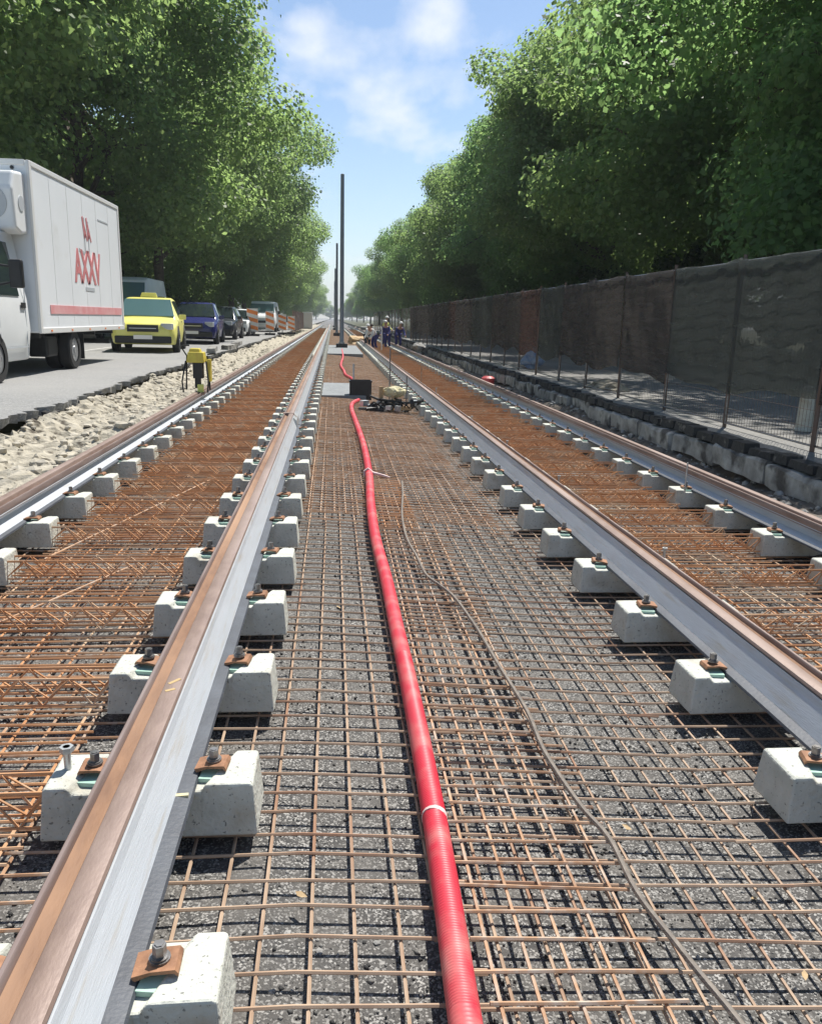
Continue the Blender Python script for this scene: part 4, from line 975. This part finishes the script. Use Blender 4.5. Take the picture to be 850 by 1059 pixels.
for s in (1, -1):
    b = MB(); zA, zB = 1.30, 2.12
    def xw(z): return .98 - (z - 1.25) / (2.30 - 1.25) * .16
    q = [(s * xw(zA), 1.62, zA), (s * xw(zA), 2.52, zA), (s * xw(zB), 2.48, zB), (s * xw(zB), 1.72, zB)]
    if s < 0: q = [q[1], q[0], q[3], q[2]]
    panel(b, q, .014); b.build('door_window', M['glass'], root)
    b = MB(); b.box((s * 1.004, 2.62, 1.16), (.02, .18, .09)); bevel(b.build('door_handle', M['black'], root), .006)
    b = MB(); b.box((s * .992, 2.72, .95), (.012, .012, 1.2)); b.box((s * .992, 1.62, .95), (.012, .012, .9)); b.box((s * .992, 2.17, .50), (.012, 1.1, .02)); b.build('door_seam', M['greyprint'], root)
    mo = MB(); mo.box((s * 1.24, 1.78, 1.62), (.20, .11, .42)); mo = mo.build('wing_mirror', M['black'], root); bevel(mo, .03)
    b = MB(); b.tube((s * .96, 1.75, 1.75), (s * 1.2, 1.76, 1.72), .018, 8); b.tube((s * .97, 1.75, 1.45), (s * 1.2, 1.76, 1.5), .018, 8); b.build('mirror_arm', M['black'], mo)
    ab = MB(); ab.tube((s * .85, 1.25, .40), (s * 1.006, 1.25, .40), .45, 26); ab.build('wheel_arch', M['black'], root)
    MB().box((s * .70, .07, .90), (.34, .14, .26)).build('headlight', M['chrome'], root)
MB().box((0, .0, .80), (1.0, .08, .26)).build('grille', M['black'], root); bevel(MB().box((0, .02, .45), (1.9, .2, .3)).build('bumper', M['black'], root), .04)
# refrigeration unit on the box front
b = MB(); b.prism([(2.52, 2.34), (2.46, 2.95), (2.60, 3.22), (3.05, 3.26), (3.05, 2.30), (2.75, 2.27)], -1.03, 1.03, axis='x'); o = b.build('cooling_unit', M['white'], root); bevel(o, .05, 3)
b = MB(); b.tube((1.025, 2.80, 2.75), (1.04, 2.80, 2.75), .12, 24); b.build('side_grille', M['greyprint'], root)
for xx in (-.66, .66): b = MB(); b.tube((xx, 2.56, 2.74), (xx, 2.47, 2.73), .27, 28); b.build('fan_grille', M['greyprint'], root)

# ------------------------------------------------------------------ workers
def person(x, y, z, rz, pose, cloth, top, label, helmet=True):
    root = empty('person', (x, y, z), rz); root.scale = (.9, .9, .86); tag(root, label, 'person', 'workers by the fence')
    lean = pose
    hip = Vector((0, 0, .92)); ch = hip + Vector((0, -math.sin(lean) * .42, math.cos(lean) * .42)); nk = ch + Vector((0, -math.sin(lean) * .12, math.cos(lean) * .12))
    hd = nk + Vector((0, -math.sin(lean * .7) * .10, math.cos(lean * .7) * .10)); ht = hd + Vector((0, -math.sin(lean * .6) * .13, math.cos(lean * .6) * .13))
    V = [hip, ch, nk, hd, ht]; E = [(0, 1), (1, 2), (2, 3), (3, 4)]; Rr = [.14, .16, .06, .085, .075]
    def chain(start, pts, rad):
        p = start
        for q, r_ in zip(pts, rad): V.append(Vector(q)); Rr.append(r_); E.append((p, len(V) - 1)); p = len(V) - 1
    for s in (-1, 1):
        chain(0, [(s * .1, 0, .84), (s * .12, -.06 - .1 * lean, .48), (s * .13, .02, .08), (s * .13, -.14, .04)], [.10, .065, .05, .04])
        sh = ch + Vector((s * .17, 0, .02)); el = sh + Vector((s * .08, -.08, -.26)); wr = el + Vector((-s * .02, -.20, -.12 - .1 * lean)); hn = wr + Vector((0, -.08, -.04))
        chain(1, [sh, el, wr, hn], [.065, .045, .034, .035])
    def skinobj(name, idx, grow, m, adj={}):
        keep = [i for i in range(len(V)) if i in idx]; mp_ = {i: k for k, i in enumerate(keep)}
        me = bpy.data.meshes.new(name); me.from_pydata([V[i][:] for i in keep], [(mp_[a], mp_[c]) for a, c in E if a in mp_ and c in mp_], [])
        o = bpy.data.objects.new(name, me); COL.objects.link(o); o.parent = root
        md = o.modifiers.new('skin', 'SKIN'); ly = me.skin_vertices[0] if me.skin_vertices else None
        if ly is None:
            bm = bmesh.new(); bm.from_mesh(me); bm.verts.layers.skin.verify(); bm.to_mesh(me); bm.free(); ly = me.skin_vertices[0]
        for i in keep:
            r_ = Rr[i] + grow + adj.get(i, 0); ly.data[mp_[i]].radius = (r_, r_); ly.data[mp_[i]].use_root = (mp_[i] == 0)
        md.use_smooth_shade = True; ss = o.modifiers.new('sub', 'SUBSURF'); ss.levels = 1; ss.render_levels = 2
        me.materials.append(m); return o
    skinobj('body', set(range(len(V))), 0, M['skin'], {0: -.05, 1: -.07, 5: -.02, 6: -.01, 13: -.02, 14: -.01})
    skinobj('trousers', {0, 5, 6, 7, 13, 14, 15}, .016, M[cloth])
    skinobj('jacket', {0, 1, 9, 10, 11, 17, 18, 19}, .018, M[top])
    b = MB(); c = ht
    if helmet: prf = [(.0, .125), (.012, .125), (.014, .108), (.07, .10), (.115, .06), (.13, .01)]
    else: prf = [(-.04, .09), (0, .102), (.05, .098), (.085, .05), (.095, .01)]
    for (za, ra), (zb, rb_) in zip(prf, prf[1:]): b.tube((c.x, c.y, c.z + za), (c.x, c.y, c.z + zb), ra, 18, r2=rb_, caps=False)
    b.build('helmet' if helmet else 'hair', M['helmet'] if helmet else M['hair'], root, smooth=True)
person(3.30, 42.0, .02, .3, .75, 'workblue', 'workblue', 'worker in dark blue overalls and white helmet, rightmost and nearest the fence')
person(2.85, 42.8, 0, -.5, .55, 'workblue', 'workblue', 'worker in dark blue bending forward between two others')
person(2.72, 43.6, .15, .9, .25, 'workblue', 'hiviz', 'worker in a yellow hi-vis top standing upright among the blue ones', helmet=True)
person(2.15, 41.6, -.05, -.9, .95, 'workblue', 'whitecloth', 'worker in a white shirt crouched lowest at the left of the group')
person(1.75, 43.0, -.05, .5, .9, 'darkcar', 'whitecloth', 'bent worker in a white top, leftmost of the group', helmet=False)
vrod(2.28, 38.5, -.03, 1.15, .03, 'white survey staff upright in front of the workers', m='white', head=False, name='survey_staff')

# ------------------------------------------------------------------ trees
def crown(seed, rx, ry, rz, zc, n_cl, n_leaf, leaf, droop=0, skirt=0):
    rs = np.random.RandomState(seed)
    # clump centres spread through the crown's shell and volume
    d = rs.normal(size=(n_cl, 3)); d /= np.linalg.norm(d, axis=1)[:, None]
    rad = rs.uniform(.45, 1.0, n_cl) ** .55
    lump_ = 1 + .22 * np.sin(d[:, 0] * 4 + seed) * np.cos(d[:, 2] * 5 + seed * 2) + .14 * np.sin(d[:, 1] * 7 + seed) + rs.uniform(-.14, .07, n_cl)
    cen = d * (rad * lump_)[:, None] * np.array([rx, ry, rz]); cen[:, 2] += zc
    cs = rs.uniform(.5, 1.4, n_cl) * (rx * .175)
    per = np.maximum(20, (n_leaf * cs ** 2 / (cs ** 2).sum()).astype(int))
    idx = np.repeat(np.arange(n_cl), per); n = len(idx)
    e = rs.normal(size=(n, 3)); e /= np.linalg.norm(e, axis=1)[:, None]
    rr = rs.uniform(0, 1, n) ** .27 * (1 + .25 * rs.normal(size=n) * .5)
    pos = cen[idx] + e * (rr * cs[idx])[:, None] * np.array([1.15, 1.15, .8])
    nrm = e * .6 + rs.normal(size=(n, 3)) * .55 + np.array([0, 0, .55]) + d[idx] * .25
    nrm /= np.linalg.norm(nrm, axis=1)[:, None]
    t = np.cross(nrm, rs.normal(size=(n, 3))); t /= np.linalg.norm(t, axis=1)[:, None]; bt = np.cross(nrm, t)
    s = leaf * rs.uniform(.45, 1.35, n)
    a = pos - t * s[:, None] * .5; c = pos + t * s[:, None] * .5
    b_ = pos + bt * s[:, None] * .42 - t * s[:, None] * .08 + nrm * s[:, None] * .10; e_ = pos - bt * s[:, None] * .42 - t * s[:, None] * .08 + nrm * s[:, None] * .10
    V = np.stack([a, b_, c, e_], 1).reshape(-1, 3)
    me = bpy.data.meshes.new('crown'); me.vertices.add(len(V)); me.vertices.foreach_set('co', V.ravel())
    me.loops.add(n * 4); me.loops.foreach_set('vertex_index', np.arange(n * 4)); me.polygons.add(n); me.polygons.foreach_set('loop_start', np.arange(n) * 4); me.polygons.foreach_set('loop_total', np.full(n, 4))
    me.update(); me.validate()
    return me, cen
def tree_parts(seed, rx, ry, rz, zc, n_cl, n_leaf, leaf, tr, lm):
    me, cen = crown(seed, rx, ry, rz, zc, n_cl, n_leaf, leaf); me.materials.append(lm)
    rs = random.Random(seed); b = MB(); zt = zc - rz * .35
    b.path([(0, 0, -.1), (.05, .02, .4), (.1 * rs.uniform(-1, 1), .1, zt * .5), (.2 * rs.uniform(-1, 1), .15, zt), (.3 * rs.uniform(-1, 1), 0, zc + rz * .3)], tr, 10, rad=[tr * 1.35, tr * 1.05, tr * .9, tr * .75, tr * .25])
    for k in range(0, len(cen), max(1, len(cen) // 26)):
        c = cen[k]; z0_ = rs.uniform(zt * .55, zc); s = Vector((.05, .1, z0_)); e = Vector(c)
        mid = s.lerp(e, .5) + Vector((rs.uniform(-.4, .4), rs.uniform(-.4, .4), rs.uniform(.1, .8)))
        b.path(smooth_path([s, mid, e], .9), .1, 6, rad=None if False else [max(.02, tr * .42 * (1 - i / (len(smooth_path([s, mid, e], .9))))) for i in range(len(smooth_path([s, mid, e], .9)))])
    tm = b.build('trunk', M['bark'], smooth=True); tmm = tm.data; bpy.data.objects.remove(tm)
    return me, tmm
TL = [tree_parts(1, 8.2, 8.0, 7.4, 10.6, 135, 115000, .20, .34, M['leaf']), tree_parts(2, 8.0, 8.2, 7.8, 10.4, 140, 115000, .20, .36, M['leaf']), tree_parts(3, 7.6, 8.0, 7.0, 9.8, 130, 115000, .20, .32, M['leaf'])]
TR = [tree_parts(11, 6.2, 6.0, 6.0, 8.1, 125, 120000, .17, .28, M['leaf']), tree_parts(12, 6.4, 6.2, 6.2, 8.3, 130, 120000, .17, .28, M['leaf2']), tree_parts(13, 6.0, 6.0, 5.6, 7.8, 120, 120000, .17, .26, M['leaf'])]
def tree(kind, x, y, rz, sc, label, group, z=.35, name='plane_tree'):
    root = empty(name, (x, y, z), rz); root.scale = sc if isinstance(sc, tuple) else (sc,) * 3; tag(root, label, 'tree', group)
    for nm, me in (('crown', kind[0]), ('trunk', kind[1])):
        o = bpy.data.objects.new(nm, me); COL.objects.link(o); o.parent = root
left = [(-16.4, 16.5, 1.08), (-15.0, 28.5, 1.12), (-11.7, 41, 1.10), (-10.8, 54, 1.02), (-10.2, 67, 1.0), (-9.6, 80, .95), (-9.8, 94, .9), (-9.8, 110, .9), (-9.8, 128, .88), (-9.8, 150, .85), (-9.8, 178, .85), (-9.8, 215, .8), (-9.8, 260, .8), (-9.5, 310, .8), (-9.2, 370, .8), (-9, 450, .8)]
gl = 'street trees along the left side of the road'; gr_ = 'trees behind the netted fence'
for i, (x, y, s) in enumerate(left):
    lab = ['big leafy tree above the white truck at the upper left', 'tall tree rising behind the truck box', 'broad tree behind the taxi with its crown touching the sky', 'tree bulging farthest out over the road on the left', 'left tree just beyond the bulging one'][i] if i < 5 else 'distant left street tree near the vanishing point'
    tree(TL[i % 3], x, y, i * 2.1, s, lab, gl)
right = [(13.0, 7, 1.04), (13.4, 16.5, 1.03), (13.0, 26, 1.02), (12.5, 36, .99), (12.3, 46, .96), (11.6, 56.5, .97), (11.4, 68, .95), (11.0, 80, .92), (11.0, 94, .92), (10.8, 110, .9), (10.8, 130, .9), (10.5, 155, .9), (10.5, 185, .85), (10.2, 225, .8), (10, 270, .8), (9.6, 330, .8), (9.4, 400, .8)]
for i, (x, y, s) in enumerate(right):
    lab = ['nearest right tree, its branches above the fence at the right edge', 'second right tree from the camera, bright green above the fence', 'third right tree from the camera above the reddish netting', 'fourth right tree from the camera, tall against the sky', 'fifth right tree from the camera, lower than the fourth'][i] if i < 5 else 'distant right tree stepping down towards the vanishing point'
    tree(TR[i % 3], x, y, 1 + i * 1.7, (s, s, s), lab, gr_)
# second rows that close the view under the crowns
for i in range(9):
    tree(TL[(i + 1) % 3], -26 + (i % 3), 22 + i * 15, i * 1.3, (1, 1, .95), 'rear tree of the dark second row on the left', 'second row of trees on the left', name='background_tree')
for i in range(10):
    tree(TR[(i + 2) % 3], 23 + (i % 2) * 2, 6 + i * 11, i * 1.9, 1.15, 'rear tree of the dark second row on the right', 'second row of trees on the right', name='background_tree')
# shrubs
hb_me, _ = crown(31, 1.6, 2.6, 1.5, 1.3, 60, 11000, .14); hb_me.materials.append(M['leaf3'])
for i in range(22):
    s = MB().tube((0, 0, -.1), (0, 0, 1.2), .05, 6, r2=.02); root = empty('shrub', (-14.6 + rnd.uniform(-.4, .4), 12 + i * 5.0, .4), rnd.uniform(0, .4)); root.scale = (1, 1.15, 1.3 + .3 * rnd.random())
    o = bpy.data.objects.new('foliage', hb_me); COL.objects.link(o); o.parent = root; s.build('stem', M['bark'], root)
    tag(root, 'dark green shrub under the left street trees', 'shrub', 'shrubs under the left trees')
for i in range(22):
    s = MB().tube((0, 0, -.1), (0, 0, 1.2), .05, 6, r2=.02); root = empty('shrub', (11.5 + rnd.uniform(-.4, .4), 4 + i * 4.6, .4), rnd.uniform(0, .4)); root.scale = (1, 1, 1.0 + .3 * rnd.random())
    o = bpy.data.objects.new('foliage', hb_me); COL.objects.link(o); o.parent = root; s.build('stem', M['bark'], root)
    tag(root, 'dark green shrub behind the netted fence', 'shrub', 'shrubs behind the fence')
# far end of the avenue
for i in range(9):
    tree(TL[i % 3], -62 + i * 15, 640 + (i * 37) % 60, i * 1.1, (.9, .9, .62), 'faint bluish tree closing the far end of the avenue', 'faint trees at the far end', name='background_tree')

# ------------------------------------------------------------------ air
hm = bpy.data.materials.new('haze air'); hm.use_nodes = True; N = hm.node_tree.nodes; L = hm.node_tree.links
N.remove(N['Principled BSDF']); pv = N.new('ShaderNodeVolumePrincipled'); pv.inputs['Color'].default_value = (.86, .92, 1, 1); pv.inputs['Density'].default_value = .0006
L.new(pv.outputs[0], N['Material Output'].inputs['Volume'])
o = MB().box((0, 950, 26), (1900, 2000, 62)).build('haze', hm); tag(o, kind='stuff')
S.cycles.volume_bounces = 0
